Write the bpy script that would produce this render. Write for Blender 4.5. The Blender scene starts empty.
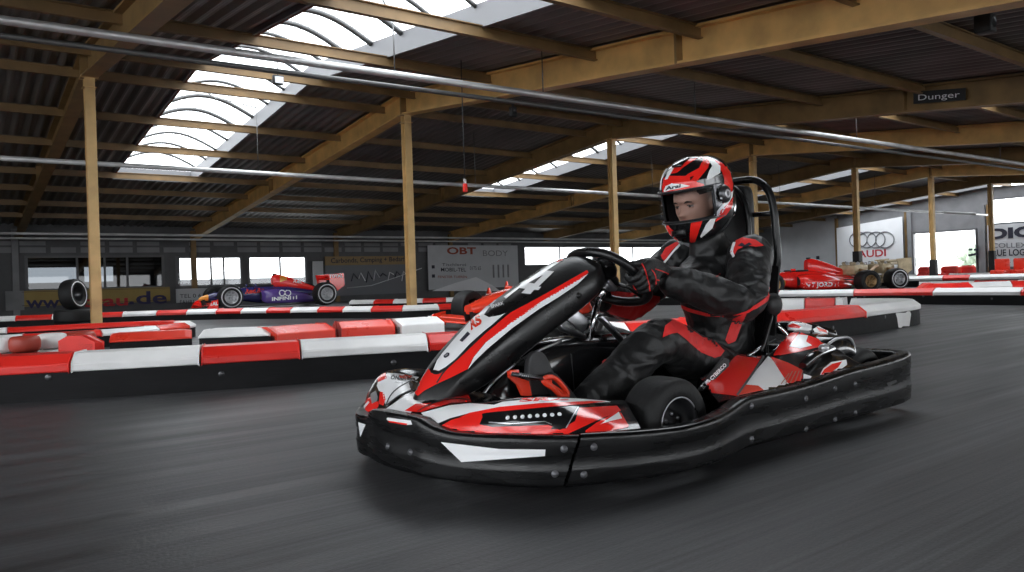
import bpy, bmesh, math, random
from math import sin, cos, pi, sqrt, radians
from mathutils import Vector, Matrix, noise
from mathutils.bvhtree import BVHTree
from mathutils.geometry import delaunay_2d_cdt

random.seed(4)
scene = bpy.context.scene
COL = scene.collection

# ---------------------------------------------------------------- camera model (world: X along the hall's ridge, Y along its beams)
F = 758.0; H = 0.62; S = .032; CC = sqrt(1 - S * S); CX, CY = 512.0, 281.0
ANG = math.atan(1026 / 758.0)
FW = Vector((cos(ANG), sin(ANG), 0)); RT = Vector((sin(ANG), -cos(ANG), 0)); UP = Vector((0, 0, 1))
CAM = Vector((0, 0, H))

def ray(px, py):
    dx = px - CX; dy = CY - py
    u = (dx * CC + dy * S) / F; v = (-dx * S + dy * CC) / F
    return FW + RT * u + UP * v
def uy(px, py, Y):
    r = ray(px, py); return CAM + r * (Y / r.y)
def ux(px, py, X):
    r = ray(px, py); return CAM + r * (X / r.x)
def uz(px, py, z):
    r = ray(px, py); return CAM + r * ((z - H) / r.z)
def proj(p):
    q = Vector(p) - CAM; d = q.dot(FW); u = F * q.dot(RT) / d; v = F * q.z / d
    return Vector((CX + u * CC - v * S, CY - (v * CC + u * S)))

# ---------------------------------------------------------------- materials
def mat(name, color, rough=.5, metal=0.0, coat=0.0, bump=0.0, bscale=40.0, var=0.0, vscale=3.0, stretch=(1, 1, 1), spec=.5, emit=None, estr=0, trans=0, alpha=1, sheen=0, coords='Object', rvar=0.0):
    m = bpy.data.materials.new(name); m.use_nodes = True
    nt = m.node_tree; b = nt.nodes['Principled BSDF']
    c = tuple(color) + (1,)
    b.inputs['Base Color'].default_value = c
    b.inputs['Roughness'].default_value = rough
    b.inputs['Metallic'].default_value = metal
    b.inputs['Coat Weight'].default_value = coat
    b.inputs['Coat Roughness'].default_value = .08
    b.inputs['Specular IOR Level'].default_value = spec
    b.inputs['Transmission Weight'].default_value = trans
    b.inputs['Alpha'].default_value = alpha
    if sheen: b.inputs['Sheen Weight'].default_value = sheen
    if emit:
        b.inputs['Emission Color'].default_value = tuple(emit) + (1,); b.inputs['Emission Strength'].default_value = estr
    if var or bump or rvar:
        tc = nt.nodes.new('ShaderNodeTexCoord'); mp = nt.nodes.new('ShaderNodeMapping')
        mp.inputs['Scale'].default_value = stretch
        nt.links.new(tc.outputs[coords], mp.inputs['Vector'])
    if var or rvar:
        n = nt.nodes.new('ShaderNodeTexNoise'); n.inputs['Scale'].default_value = vscale; n.inputs['Detail'].default_value = 5
        nt.links.new(mp.outputs['Vector'], n.inputs['Vector'])
    if var:
        r = nt.nodes.new('ShaderNodeMapRange'); r.inputs['From Min'].default_value = .3; r.inputs['From Max'].default_value = .7
        r.inputs['To Min'].default_value = 1 - var; r.inputs['To Max'].default_value = 1 + var * .6
        nt.links.new(n.outputs['Fac'], r.inputs['Value'])
        mx = nt.nodes.new('ShaderNodeVectorMath'); mx.operation = 'SCALE'; mx.inputs[0].default_value = color
        nt.links.new(r.outputs['Result'], mx.inputs['Scale']); nt.links.new(mx.outputs['Vector'], b.inputs['Base Color'])
    if rvar:
        r2 = nt.nodes.new('ShaderNodeMapRange'); r2.inputs['From Min'].default_value = .3; r2.inputs['From Max'].default_value = .7
        r2.inputs['To Min'].default_value = max(.02, rough - rvar); r2.inputs['To Max'].default_value = min(1, rough + rvar)
        nt.links.new(n.outputs['Fac'], r2.inputs['Value']); nt.links.new(r2.outputs['Result'], b.inputs['Roughness'])
    if bump:
        n2 = nt.nodes.new('ShaderNodeTexNoise'); n2.inputs['Scale'].default_value = bscale; n2.inputs['Detail'].default_value = 4
        nt.links.new(mp.outputs['Vector'], n2.inputs['Vector'])
        bp = nt.nodes.new('ShaderNodeBump'); bp.inputs['Strength'].default_value = bump; bp.inputs['Distance'].default_value = .01
        nt.links.new(n2.outputs['Fac'], bp.inputs['Height']); nt.links.new(bp.outputs['Normal'], b.inputs['Normal'])
    return m

M = {}
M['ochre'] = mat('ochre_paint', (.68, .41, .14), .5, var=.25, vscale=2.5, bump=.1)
M['ochre_dark'] = mat('ochre_paint_dark', (.25, .15, .055), .55, var=.3, vscale=2.5)  # darker ochre for every other beam, the stiffeners and some wall posts
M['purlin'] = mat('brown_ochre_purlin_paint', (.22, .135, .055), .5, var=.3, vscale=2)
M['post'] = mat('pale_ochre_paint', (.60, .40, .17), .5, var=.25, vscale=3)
M['deck'] = mat('corrugated_sheet', (.18, .165, .155), .42, metal=.35, var=.35, vscale=1.5, stretch=(1, .3, 1))
M['deck_red'] = mat('rusty_red_edge', (.2, .045, .02), .6, var=.2)
M['pipe'] = mat('galvanised_rail', (.5, .5, .5), .38, metal=.6, var=.2)
M['pipe_dark'] = mat('dark_rail', (.1, .1, .1), .4, metal=.5)
M['curb'] = mat('pale_grey_curb_sheet', (.20, .20, .21), .5)
M['wall'] = mat('dark_wall_cladding', (.10, .10, .105), .6, var=.2, vscale=2)
M['wall_mid'] = mat('grey_wall_panel', (.23, .23, .24), .6, var=.15, vscale=2)
M['wall_light'] = mat('pale_grey_panel', (.56, .57, .59), .6, var=.06, vscale=2)
M['wall_white'] = mat('white_banner_panel', (.84, .85, .87), .6, var=.04, vscale=2)
M['black'] = mat('matte_black', (.012, .012, .013), .55)
M['blackp'] = mat('black_plastic', (.006, .006, .0065), .32, spec=.4, bump=.06, bscale=60, rvar=.1, vscale=9)
M['blackg'] = mat('gloss_black', (.008, .008, .009), .16, coat=.5)
M['belt'] = mat('scuffed_black_polyethylene', (.006, .006, .0065), .29, spec=.34, bump=.05, bscale=30, var=.5, vscale=5, stretch=(1, 1, 8), rvar=.13)
M['rubber'] = mat('tyre_rubber', (.012, .012, .0125), .6, spec=.35, bump=.15, bscale=90, var=.25, vscale=8)
M['rubber_base'] = mat('black_rubber_barrier', (.011, .011, .012), .62, spec=.15, var=.4, vscale=2.5, bump=.2, bscale=12, stretch=(1, 1, 4))
M['capred'] = mat('red_barrier_plastic', (.78, .026, .018), .35, var=.12, vscale=3, rvar=.1)
M['caporange'] = mat('bright_red_barrier_plastic', (.80, .045, .022), .33, var=.08, vscale=3, rvar=.1)
M['capbrown'] = mat('worn_red_barrier_plastic', (.42, .05, .03), .45, var=.2, vscale=5)
M['capwhite'] = mat('white_barrier_plastic', (.90, .89, .88), .38, var=.10, vscale=3, rvar=.1)
M['red'] = mat('gloss_red', (.90, .022, .016), .22, coat=.6)
M['redo'] = mat('gloss_orange_red', (.80, .05, .02), .25, coat=.5)
M['white'] = mat('gloss_white', (.95, .95, .96), .25, coat=.4)
M['silver'] = mat('silver_paint', (.5, .5, .52), .3, metal=.6)
M['chrome'] = mat('chrome', (.75, .75, .77), .12, metal=1)
M['steel'] = mat('brushed_steel', (.45, .45, .47), .32, metal=1, rvar=.1, vscale=12)
M['darksteel'] = mat('dark_steel', (.09, .09, .095), .3, metal=.8)
M['boltgrey'] = mat('dull_bolt_grey', (.13, .13, .14), .4, metal=.4)
M['pad'] = mat('dark_grey_rubber_pad', (.035, .035, .037), .55, bump=.2, bscale=120)
M['bronze'] = mat('bronze_rim', (.34, .21, .10), .35, metal=.7)
M['gold'] = mat('gold_tan_paint', (.50, .40, .25), .4, metal=.35, var=.3, vscale=6)
M['suit'] = mat('black_race_suit_fabric', (.005, .005, .0055), .5, sheen=.03, spec=.5, bump=.5, bscale=26, var=.2, vscale=10)
M['suitred'] = mat('red_race_suit_fabric', (.70, .018, .016), .6, sheen=.05, bump=.4, bscale=26)
M['glove'] = mat('black_glove_fabric', (.007, .007, .0075), .55, bump=.3, bscale=160)
M['skin'] = mat('skin', (.46, .26, .19), .5, var=.08, vscale=20)
M['lip'] = mat('lip', (.45, .18, .15), .5)
M['brow'] = mat('dark_brown_hair', (.03, .018, .012), .8)
M['eye'] = mat('eye_white', (.42, .39, .37), .25)
M['iris'] = mat('dark_iris', (.03, .02, .015), .1)
M['lining'] = mat('helmet_lining', (.02, .02, .022), .9)
M['navy'] = mat('navy_paint', (.03, .028, .12), .25, coat=.5)
M['purple'] = mat('purple_paint', (.10, .055, .25), .25, coat=.5)
M['yellow'] = mat('yellow_orange_paint', (.85, .36, .04), .3, coat=.3)
M['banner_y'] = mat('yellow_banner', (.36, .25, .07), .6, var=.12)
M['banner_o'] = mat('tan_banner', (.30, .20, .09), .6, var=.1)
M['ink'] = mat('dark_ink', (.02, .02, .035), .6)
M['inkblue'] = mat('navy_ink', (.025, .02, .09), .6)
M['inkred'] = mat('red_ink', (.5, .02, .03), .6)
M['inkrust'] = mat('rust_ink', (.32, .06, .03), .6)
M['inkgrey'] = mat('grey_ink', (.16, .165, .18), .6)
M['inkwhite'] = mat('white_ink', (.82, .82, .84), .6)
M['inkpink'] = mat('pink_ink', (.5, .2, .35), .6)
M['frame'] = mat('window_frame_grey', (.13, .13, .135), .5)
M['hedge'] = mat('pale_foliage', (.30, .36, .27), .8, var=.4, vscale=4)
M['outside'] = mat('concrete_yard', (.45, .45, .44), .8, var=.1)

def glass_mat(name, tint, refl=.1, rough=.02):
    m = bpy.data.materials.new(name); m.use_nodes = True; nt = m.node_tree; nt.nodes.clear()
    o = nt.nodes.new('ShaderNodeOutputMaterial'); mx = nt.nodes.new('ShaderNodeMixShader')
    t = nt.nodes.new('ShaderNodeBsdfTransparent'); g = nt.nodes.new('ShaderNodeBsdfGlossy')
    t.inputs['Color'].default_value = tuple(tint) + (1,); g.inputs['Roughness'].default_value = rough
    fr = nt.nodes.new('ShaderNodeFresnel'); fr.inputs['IOR'].default_value = 1.45
    ad = nt.nodes.new('ShaderNodeMath'); ad.operation = 'MULTIPLY'; ad.inputs[1].default_value = refl * 10
    nt.links.new(fr.outputs[0], ad.inputs[0]); nt.links.new(ad.outputs[0], mx.inputs[0])
    nt.links.new(t.outputs[0], mx.inputs[1]); nt.links.new(g.outputs[0], mx.inputs[2]); nt.links.new(mx.outputs[0], o.inputs[0])
    return m
M['glass'] = glass_mat('window_glass', (.93, .95, .95))
M['poly'] = glass_mat('clear_polycarbonate', (.9, .92, .93), .03, .2)
M['darkglass'] = glass_mat('tinted_office_glass', (.05, .055, .06), .12)
M['visor'] = glass_mat('visor_polycarbonate', (.86, .86, .88), .014, .03)

def floor_mat():
    m = mat('dark_polished_track_asphalt', (.06, .06, .063), .4)
    nt = m.node_tree; b = nt.nodes['Principled BSDF']
    tc = nt.nodes.new('ShaderNodeTexCoord')
    def nz(scale, st, det=6):
        mp = nt.nodes.new('ShaderNodeMapping'); mp.inputs['Scale'].default_value = st
        n = nt.nodes.new('ShaderNodeTexNoise'); n.inputs['Scale'].default_value = scale; n.inputs['Detail'].default_value = det
        nt.links.new(tc.outputs['Object'], mp.inputs['Vector']); nt.links.new(mp.outputs['Vector'], n.inputs['Vector']); return n
    a = nz(1.0, (.35, 7, 1)); e = nz(1.0, (.9, 60, 1), 4); c = nz(1.2, (.6, .9, 1), 3); d = nz(160, (.5, 1, 1), 2)
    def mr(n, lo, hi, f0=.3, f1=.7):
        r = nt.nodes.new('ShaderNodeMapRange'); r.inputs['From Min'].default_value = f0; r.inputs['From Max'].default_value = f1
        r.inputs['To Min'].default_value = lo; r.inputs['To Max'].default_value = hi; nt.links.new(n.outputs['Fac'], r.inputs['Value']); return r
    def mul(x, y):
        k = nt.nodes.new('ShaderNodeMath'); k.operation = 'MULTIPLY'; nt.links.new(x.outputs[0], k.inputs[0]); nt.links.new(y.outputs[0], k.inputs[1]); return k
    f = mul(mul(mul(mr(a, .72, 1.25), mr(c, .75, 1.25)), mr(d, .82, 1.15)), mr(e, .62, 1.38))
    sc = nt.nodes.new('ShaderNodeVectorMath'); sc.operation = 'SCALE'; sc.inputs[0].default_value = (.052, .052, .055)
    nt.links.new(f.outputs[0], sc.inputs['Scale']); nt.links.new(sc.outputs['Vector'], b.inputs['Base Color'])
    r = mr(a, .38, .58); nt.links.new(r.outputs[0], b.inputs['Roughness'])
    bp = nt.nodes.new('ShaderNodeBump'); bp.inputs['Strength'].default_value = .25; bp.inputs['Distance'].default_value = .004
    nt.links.new(d.outputs['Fac'], bp.inputs['Height']); nt.links.new(bp.outputs['Normal'], b.inputs['Normal'])
    return m
M['floor'] = floor_mat()

# ---------------------------------------------------------------- mesh builder
def crm(pts, n, closed=False):
    """Catmull-Rom through pts (tuples of any size), n samples per span"""
    out = []; N = len(pts); sp = N if closed else N - 1
    g = lambda i: pts[i % N] if closed else pts[max(0, min(N - 1, i))]
    for i in range(sp):
        a, b, c, d = g(i - 1), g(i), g(i + 1), g(i + 2)
        if not closed and i == 0: a = tuple(2 * b[k] - c[k] for k in range(len(b)))
        if not closed and i == N - 2: d = tuple(2 * c[k] - b[k] for k in range(len(b)))
        for j in range(n):
            t = j / n
            out.append(tuple(.5 * (2 * b[k] + (c[k] - a[k]) * t + (2 * a[k] - 5 * b[k] + 4 * c[k] - d[k]) * t * t + (3 * b[k] - a[k] - 3 * c[k] + d[k]) * t ** 3) for k in range(len(b))))
    if not closed: out.append(tuple(pts[-1]))
    return out

class MB:
    def __init__(s): s.v = []; s.f = []; s.fm = []; s.sm = []; s.mats = []
    def mi(s, m):
        m = M[m] if isinstance(m, str) else m
        if m not in s.mats: s.mats.append(m)
        return s.mats.index(m)
    def add(s, vs, fs, m, smooth=True):
        b = len(s.v); k = s.mi(m)
        s.v += [Vector(p) for p in vs]
        for f in fs: s.f.append(tuple(b + i for i in f)); s.fm.append(k); s.sm.append(smooth)
        return s
    def box(s, c, sz, m, R=None, smooth=False):
        c = Vector(c); h = Vector(sz) / 2; vs = []
        for x in (-1, 1):
            for y in (-1, 1):
                for z in (-1, 1):
                    p = Vector((x * h.x, y * h.y, z * h.z)); vs.append(c + (R @ p if R else p))
        return s.add(vs, [(0, 1, 3, 2), (4, 6, 7, 5), (0, 4, 5, 1), (2, 3, 7, 6), (0, 2, 6, 4), (1, 5, 7, 3)], m, smooth)
    def bbox(s, c, sz, m, bev=.01, R=None, seg=2):
        bm = bmesh.new(); bmesh.ops.create_cube(bm, size=1)
        for v in bm.verts: v.co = Vector((v.co.x * sz[0], v.co.y * sz[1], v.co.z * sz[2]))
        bmesh.ops.bevel(bm, geom=bm.edges[:], offset=bev, segments=seg, affect='EDGES', profile=.5)
        bm.verts.index_update(); c = Vector(c)
        s.add([c + (R @ v.co if R else v.co) for v in bm.verts], [tuple(v.index for v in f.verts) for f in bm.faces], m, True); bm.free(); return s
    def grid(s, rows, m, closed_u=False, closed_v=False, smooth=True):
        nr = len(rows); nc = len(rows[0]); vs = [p for r in rows for p in r]; fs = []
        for i in range(nr if closed_u else nr - 1):
            for j in range(nc if closed_v else nc - 1):
                a = i * nc + j; b = i * nc + (j + 1) % nc; c = ((i + 1) % nr) * nc + (j + 1) % nc; d = ((i + 1) % nr) * nc + j
                fs.append((a, b, c, d))
        return s.add(vs, fs, m, smooth)
    def frames(s, pts, closed=False, up=None):
        n = len(pts); T = []
        for i in range(n):
            a = pts[(i - 1) % n] if (closed or i > 0) else pts[i]; b = pts[(i + 1) % n] if (closed or i < n - 1) else pts[i]
            t = (b - a); T.append(t.normalized() if t.length > 1e-9 else Vector((0, 0, 1)))
        if up is not None:
            out = []
            for t in T:
                x = up.cross(t); x = x.normalized() if x.length > 1e-6 else Vector((1, 0, 0)); out.append((x, t.cross(x).normalized()))
            return out
        u = Vector((0, 0, 1)) if abs(T[0].z) < .9 else Vector((1, 0, 0))
        x = u.cross(T[0]).normalized(); out = []
        for i, t in enumerate(T):
            x = (x - t * x.dot(t)).normalized(); out.append((x, t.cross(x)))
        return out
    def tube(s, pts, r, m, seg=10, closed=False, cap=True, flat=1.0, up=None):
        pts = [Vector(p) for p in pts]; fr = s.frames(pts, closed, up); rows = []
        for i, p in enumerate(pts):
            rr = r[i] if isinstance(r, (list, tuple)) else r; x, y = fr[i]
            rows.append([p + x * (cos(2 * pi * k / seg) * rr) + y * (sin(2 * pi * k / seg) * rr * flat) for k in range(seg)])
        b = len(s.v); s.grid(rows, m, closed_u=closed, closed_v=True)
        if cap and not closed:
            k = s.mi(m)
            s.f.append(tuple(b + j for j in reversed(range(seg)))); s.fm.append(k); s.sm.append(False)
            e = b + (len(rows) - 1) * seg; s.f.append(tuple(e + j for j in range(seg))); s.fm.append(k); s.sm.append(False)
        return s
    def cyl(s, a, b, r, m, seg=16, r2=None):
        return s.tube([a, b], [r, r if r2 is None else r2], m, seg)
    def lathe(s, prof, c, axis, m, seg=32, smooth=True):
        """prof: list of (radius, offset along axis)"""
        ax = Vector(axis).normalized(); u = Vector((0, 0, 1)) if abs(ax.z) < .9 else Vector((1, 0, 0))
        x = u.cross(ax).normalized(); y = ax.cross(x); c = Vector(c)
        rows = [[c + ax * o + x * (cos(2 * pi * k / seg) * r) + y * (sin(2 * pi * k / seg) * r) for k in range(seg)] for r, o in prof]
        return s.grid(rows, m, closed_v=True, smooth=smooth)
    def prism(s, poly, d, m, smooth=False):
        """poly: list of 3D points in a plane, extruded by d"""
        n = len(poly); d = Vector(d); P = [Vector(p) for p in poly]
        vs = P + [p + d for p in P]
        fs = [tuple(reversed(range(n))), tuple(range(n, 2 * n))] + [(i, (i + 1) % n, (i + 1) % n + n, i + n) for i in range(n)]
        return s.add(vs, fs, m, smooth)
    def ellipsoid(s, c, r, m, seg=20, rings=12, R=None):
        c = Vector(c); rows = []
        for i in range(rings + 1):
            a = -pi / 2 + pi * i / rings; rows.append([])
            for j in range(seg):
                t = 2 * pi * j / seg; p = Vector((r[0] * cos(a) * cos(t), r[1] * cos(a) * sin(t), r[2] * sin(a)))
                rows[-1].append(c + (R @ p if R else p))
        return s.grid(rows, m, closed_v=True)
    def inner_copy(s, th, m):
        """a second skin th behind the first (away from the outside, taken as the side turned up and towards the viewer's side)"""
        n = [Vector((0, 0, 0)) for _ in s.v]; tot = 0
        for f in s.f:
            a, b, c = s.v[f[0]], s.v[f[1]], s.v[f[2]]; k = (b - a).cross(c - a)
            for i in f: n[i] += k
            tot += k.dot(CAM - a)
        sg = 1 if tot > 0 else -1
        vs = [v - x.normalized() * (th * sg) if x.length > 0 else v.copy() for v, x in zip(s.v, n)]
        return s.add(vs, list(s.f), m)
    def bvh(s): return BVHTree.FromPolygons([tuple(v) for v in s.v], s.f)
    # -- markings laid on a surface: outline in picture coordinates is projected once onto the real surface and kept there
    def decal(s, poly, m, bvh=None, off=.0012, res=2.0, org=None, maxd=.12, curve=0):
        bvh = bvh or s.bvh(); P = [Vector(p) for p in (crm([tuple(p) for p in poly], curve, True) if curve else poly)]
        pts = []
        for i in range(len(P)):
            a, b = P[i], P[(i + 1) % len(P)]; k = max(1, int((b - a).length / res))
            pts += [a.lerp(b, j / k) for j in range(k)]
        n = len(pts); x0 = min(p.x for p in pts); x1 = max(p.x for p in pts); y0 = min(p.y for p in pts); y1 = max(p.y for p in pts)
        def inside(q):
            c = False
            for i in range(n):
                a, b = pts[i], pts[(i + 1) % n]
                if (a.y > q.y) != (b.y > q.y) and q.x < (b.x - a.x) * (q.y - a.y) / (b.y - a.y) + a.x: c = not c
            return c
        inner = []
        y = y0 + res / 2
        while y < y1:
            x = x0 + res / 2
            while x < x1:
                q = Vector((x, y))
                if inside(q): inner.append(q)
                x += res
            y += res
        r = delaunay_2d_cdt(pts + inner, [(i, (i + 1) % n) for i in range(n)], [], 1, 1e-5)
        return s._lay([Vector((v.x, v.y)) for v in r[0]], r[2], m, bvh, off, org, maxd)
    def _lay(s, pv, fs, m, bvh, off, org=None, maxd=.12):
        org = org or CAM; vs = []; ok = []
        for p in pv:
            d = ray(p.x, p.y).normalized(); h = bvh.ray_cast(org, d)
            if h[0] is None: vs.append(Vector((0, 0, 0))); ok.append(False)
            else:
                nn = h[1]
                if nn.dot(d) > 0: nn = -nn
                vs.append(h[0] + nn * off); ok.append(True)
        good = []
        for f in fs:
            if all(ok[i] for i in f) and all((vs[f[i]] - vs[f[i - 1]]).length < maxd for i in range(len(f))): good.append(tuple(f))
        return s.add(vs, good, m, True)
    def stroke(s, line, w, m, bvh=None, off=.0016, res=2.0, curve=0, **k):
        L = [Vector(p) for p in (crm([tuple(p) for p in line], curve) if curve else line)]; a = []; b = []
        for i, p in enumerate(L):
            t = (L[min(i + 1, len(L) - 1)] - L[max(i - 1, 0)]).normalized(); nrm = Vector((-t.y, t.x)) * w / 2
            ww = 1.0; a.append(p + nrm * ww); b.append(p - nrm * ww)
        return s.decal(a + b[::-1], m, bvh, off, res, **k)
    def textdecal(s, txt, org, ex, ey, m, bvh=None, off=.002, sub=0, bold=0):
        """txt laid with its baseline starting at picture point org; ex = vector of the full text width, ey = vector of cap height"""
        vs, fs, w, h = text_mesh(txt, bold, sub); org = Vector(org); ex = Vector(ex); ey = Vector(ey)
        return s._lay([org + ex * (p.x / w) + ey * (p.y / h) for p in vs], fs, m, bvh or s.bvh(), off)
    def text3(s, txt, org, ex, ey, m, bold=0, n=None, thick=0):
        """flat lettering in world space: ex, ey full-width and cap-height vectors"""
        vs, fs, w, h = text_mesh(txt, bold); org = Vector(org); ex = Vector(ex); ey = Vector(ey)
        return s.add([org + ex * (p.x / w) + ey * (p.y / h) for p in vs], fs, m, False)
    def build(s, name, parent=None, loc=None, bevel=0, sub=0, solid=0, autosm=None, wn=False):
        me = bpy.data.meshes.new(name)
        if loc is None:
            if s.v:
                lo = [min(v[i] for v in s.v) for i in range(3)]; hi = [max(v[i] for v in s.v) for i in range(3)]
                loc = Vector(((lo[0] + hi[0]) / 2, (lo[1] + hi[1]) / 2, lo[2]))
            else: loc = Vector((0, 0, 0))
        loc = Vector(loc)
        me.from_pydata([tuple(v - loc) for v in s.v], [], s.f); me.validate(clean_customdata=False)
        for m in s.mats: me.materials.append(m)
        if len(me.polygons) == len(s.f):
            me.polygons.foreach_set('material_index', s.fm); me.polygons.foreach_set('use_smooth', s.sm)
        else: print('validate dropped faces', name, len(s.f), len(me.polygons))
        me.update()
        o = bpy.data.objects.new(name, me); COL.objects.link(o)
        if parent is not None:
            o.parent = parent; o.location = loc - wloc(parent)
        else: o.location = loc
        if solid:
            md = o.modifiers.new('thickness', 'SOLIDIFY'); md.thickness = solid; md.offset = -1
        if bevel:
            md = o.modifiers.new('bevel', 'BEVEL'); md.width = bevel; md.segments = 2; md.limit_method = 'ANGLE'; md.angle_limit = radians(40)
        if sub:
            md = o.modifiers.new('sub', 'SUBSURF'); md.levels = sub; md.render_levels = sub
        return o

_tc = {}
def text_mesh(txt, bold=0, sub=0):
    k = (txt, bold, sub)
    if k in _tc: return _tc[k]
    cu = bpy.data.curves.new('t', 'FONT'); cu.body = txt; cu.size = 1; cu.offset = bold; cu.resolution_u = 3
    o = bpy.data.objects.new('t', cu); COL.objects.link(o)
    dg = bpy.context.evaluated_depsgraph_get(); me = bpy.data.meshes.new_from_object(o.evaluated_get(dg))
    bm = bmesh.new(); bm.from_mesh(me); bmesh.ops.triangulate(bm, faces=bm.faces[:])
    for _ in range(sub): bmesh.ops.subdivide_edges(bm, edges=[e for e in bm.edges if e.calc_length() > .08], cuts=1)
    bmesh.ops.triangulate(bm, faces=bm.faces[:]); bm.verts.index_update()
    x0 = min(v.co.x for v in bm.verts)
    vs = [Vector((v.co.x - x0, v.co.y)) for v in bm.verts]; fs = [tuple(v.index for v in f.verts) for f in bm.faces]; bm.free()
    bpy.data.objects.remove(o); bpy.data.curves.remove(cu); bpy.data.meshes.remove(me)
    _tc[k] = (vs, fs, max(v.x for v in vs), .73); return _tc[k]

def wloc(o):
    l = Vector(o.location); p = o.parent
    while p: l += Vector(p.location); p = p.parent
    return l
def tag(o, label, cat, group=None):
    o['label'] = label; o['category'] = cat
    if group: o['group'] = group
    return o
def thing(name, label, cat, loc, group=None):
    o = bpy.data.objects.new(name, None); COL.objects.link(o); o.location = loc; o.empty_display_size = .1
    return tag(o, label, cat, group)
def struct(o): o['kind'] = 'structure'; return o
SKY_STR = 3.8; EXPO = 0.8
# ================================================================ THE HALL
BX0, BAY = 1.65, 5.38          # first column and column spacing along the ridge
BXL = [1.75, 7.17, 12.66, 18.1, 23.45, 28.6, 33.6]
def bx(k): return BXL[k] if 0 <= k < 7 else BXL[0] + BAY * k
YR = 13.0                      # ridge
YW, YN = 29.0, -6.0            # long walls
XE, XB = 38.0, -12.0           # end walls
def roof(y): return 4.12 - (.088 * (y - YR) if y > YR else .108 * (YR - y))   # beam centre line height

fl = MB(); fl.add([(XB - 2, YN - 2, 0), (XE, YN - 2, 0), (XE, YW, 0), (XB - 2, YW, 0)], [(0, 1, 2, 3)], 'floor', False)
struct(fl.build('floor', loc=(0, 0, 0)))
g = MB(); g.add([(XE + .02, -40, -.01), (90, -40, -.01), (90, 60, -.01), (XE + .02, 60, -.01)], [(0, 1, 2, 3)], 'outside', False)
g.add([(-40, YW + .2, -.01), (XE + .02, YW + .2, -.01), (XE + .02, 60, -.01), (-40, 60, -.01)], [(0, 1, 2, 3)], 'outside', False)
struct(g.build('yard_ground', loc=(60, 10, 0)))

# corrugated roof deck, left open where the skylights sit
SKY_Y0, SKY_Y1 = 1.5, 21.6
SKB = (0, 2, 4, 6)               # bays that carry a skylight
def sky_x(k): return (BX0 + 1.68 + BAY * k - (.75 if k == 2 else 0), BX0 + 3.62 + BAY * k - (.75 if k == 2 else 0))
def corr(x): # trapezoid profile
    t = (x / .21) % 1.0
    return .045 * (0 if t < .3 else (t - .3) / .15 if t < .45 else 1 if t < .8 else (1 - t) / .2)
def deck_panel(mb, x0, x1, ys, lift=.0):
    xs = []; x = x0
    while x < x1: xs.append(x); x += .21 / 6
    xs.append(x1)
    mb.grid([[(x, y, roof(y) + lift + .22 + corr(x)) for x in xs] for y in ys], 'deck', smooth=False)
dk = MB()
FX = [(-8.6, -3.8)]      # wide roof opening added left of the view, to brighten the kart's front
deck_panel(dk, XB, FX[0][0], [YN, YR, YW]); deck_panel(dk, FX[0][1], sky_x(0)[0], [YN, YR, YW])
FY0, FY1 = -4.5, 9.0
for a, b in FX: deck_panel(dk, a, b, [YN, FY0]); deck_panel(dk, a, b, [FY1, YR, YW])
for k in SKB:
    a, b = sky_x(k)
    deck_panel(dk, a, b, [SKY_Y1, YW]); deck_panel(dk, a, b, [YN, SKY_Y0])
    x1 = sky_x(k + 2)[0] if k < 6 else XE
    deck_panel(dk, b, x1, [YN, YR, YW])
struct(dk.build('ceiling', loc=(0, 0, 3)))

# skylights: raised curb, ribs and clear dome
for k in SKB:
    a, b = sky_x(k)
    nm = ['over the left bay, nearest and largest in view', '', 'over the middle bay, seen left of and above the helmet', '', 'seen as a thin white sliver right of the headrest', '', 'farthest of all, before the end wall'][k]
    t = thing('skylight', 'long white domed roof skylight ' + nm, 'skylight', ((a + b) / 2, YR, 4.4), 'domed skylights along the roof')
    c = MB(); ys = [SKY_Y0, YR, SKY_Y1]
    for x, w in ((a, -.04), (b, .04)):
        for i in range(2):
            y0, y1 = ys[i], ys[i + 1]; z0, z1 = roof(y0) + .19, roof(y1) + .19
            c.add([(x, y0, z0), (x, y1, z1), (x, y1, z1 + .30), (x, y0, z0 + .30), (x + w, y0, z0), (x + w, y1, z1), (x + w, y1, z1 + .3), (x + w, y0, z0 + .3)],
                  [(0, 1, 2, 3), (4, 7, 6, 5), (3, 2, 6, 7), (0, 4, 5, 1), (0, 3, 7, 4), (1, 5, 6, 2)], 'curb', False)
            if w < 0: c.box((x + .012, (y0 + y1) / 2, (z0 + z1) / 2 + .02), (.03, y1 - y0, .05), 'deck_red', Matrix.Rotation(math.atan2(z1 - z0, y1 - y0), 3, 'X'))
    for y in (SKY_Y0, SKY_Y1): c.box(((a + b) / 2, y, roof(y) + .34), (b - a, .04, .3), 'curb')
    c.build('curb', t)
    gz = MB(); rows = []
    def dome(u, y): return Vector((a + (b - a) * u, y, roof(y) + .49 + .34 * sin(pi * u)))
    for y in [SKY_Y0, YR, SKY_Y1]: rows.append([dome(i / 16, y) for i in range(17)])
    gz.grid(rows, 'poly'); gz.build('glazing', t)
    y = SKY_Y0 + .5
    while y < SKY_Y1:
        rb = MB(); rb.tube([dome(i / 12, y) - Vector((0, 0, .03)) for i in range(13)], .03 if int(y * 10) % 3 else .042, 'pipe_dark', 6); rb.build('rib', t)
        y += .95
    if k == 0:
        for (q0, q1) in (((.35, 8.0), (.75, 9.0)), ((.75, 9.0), (.5, 9.6)), ((.2, 14.8), (.55, 15.8)), ((.55, 15.8), (.9, 15.4))):
            lk = MB(); lk.tube([dome(*q0) - Vector((0, 0, .18)), dome(*q1) - Vector((0, 0, .2))], .016, 'pipe', 6); lk.build('linkage_rod', t)


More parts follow.
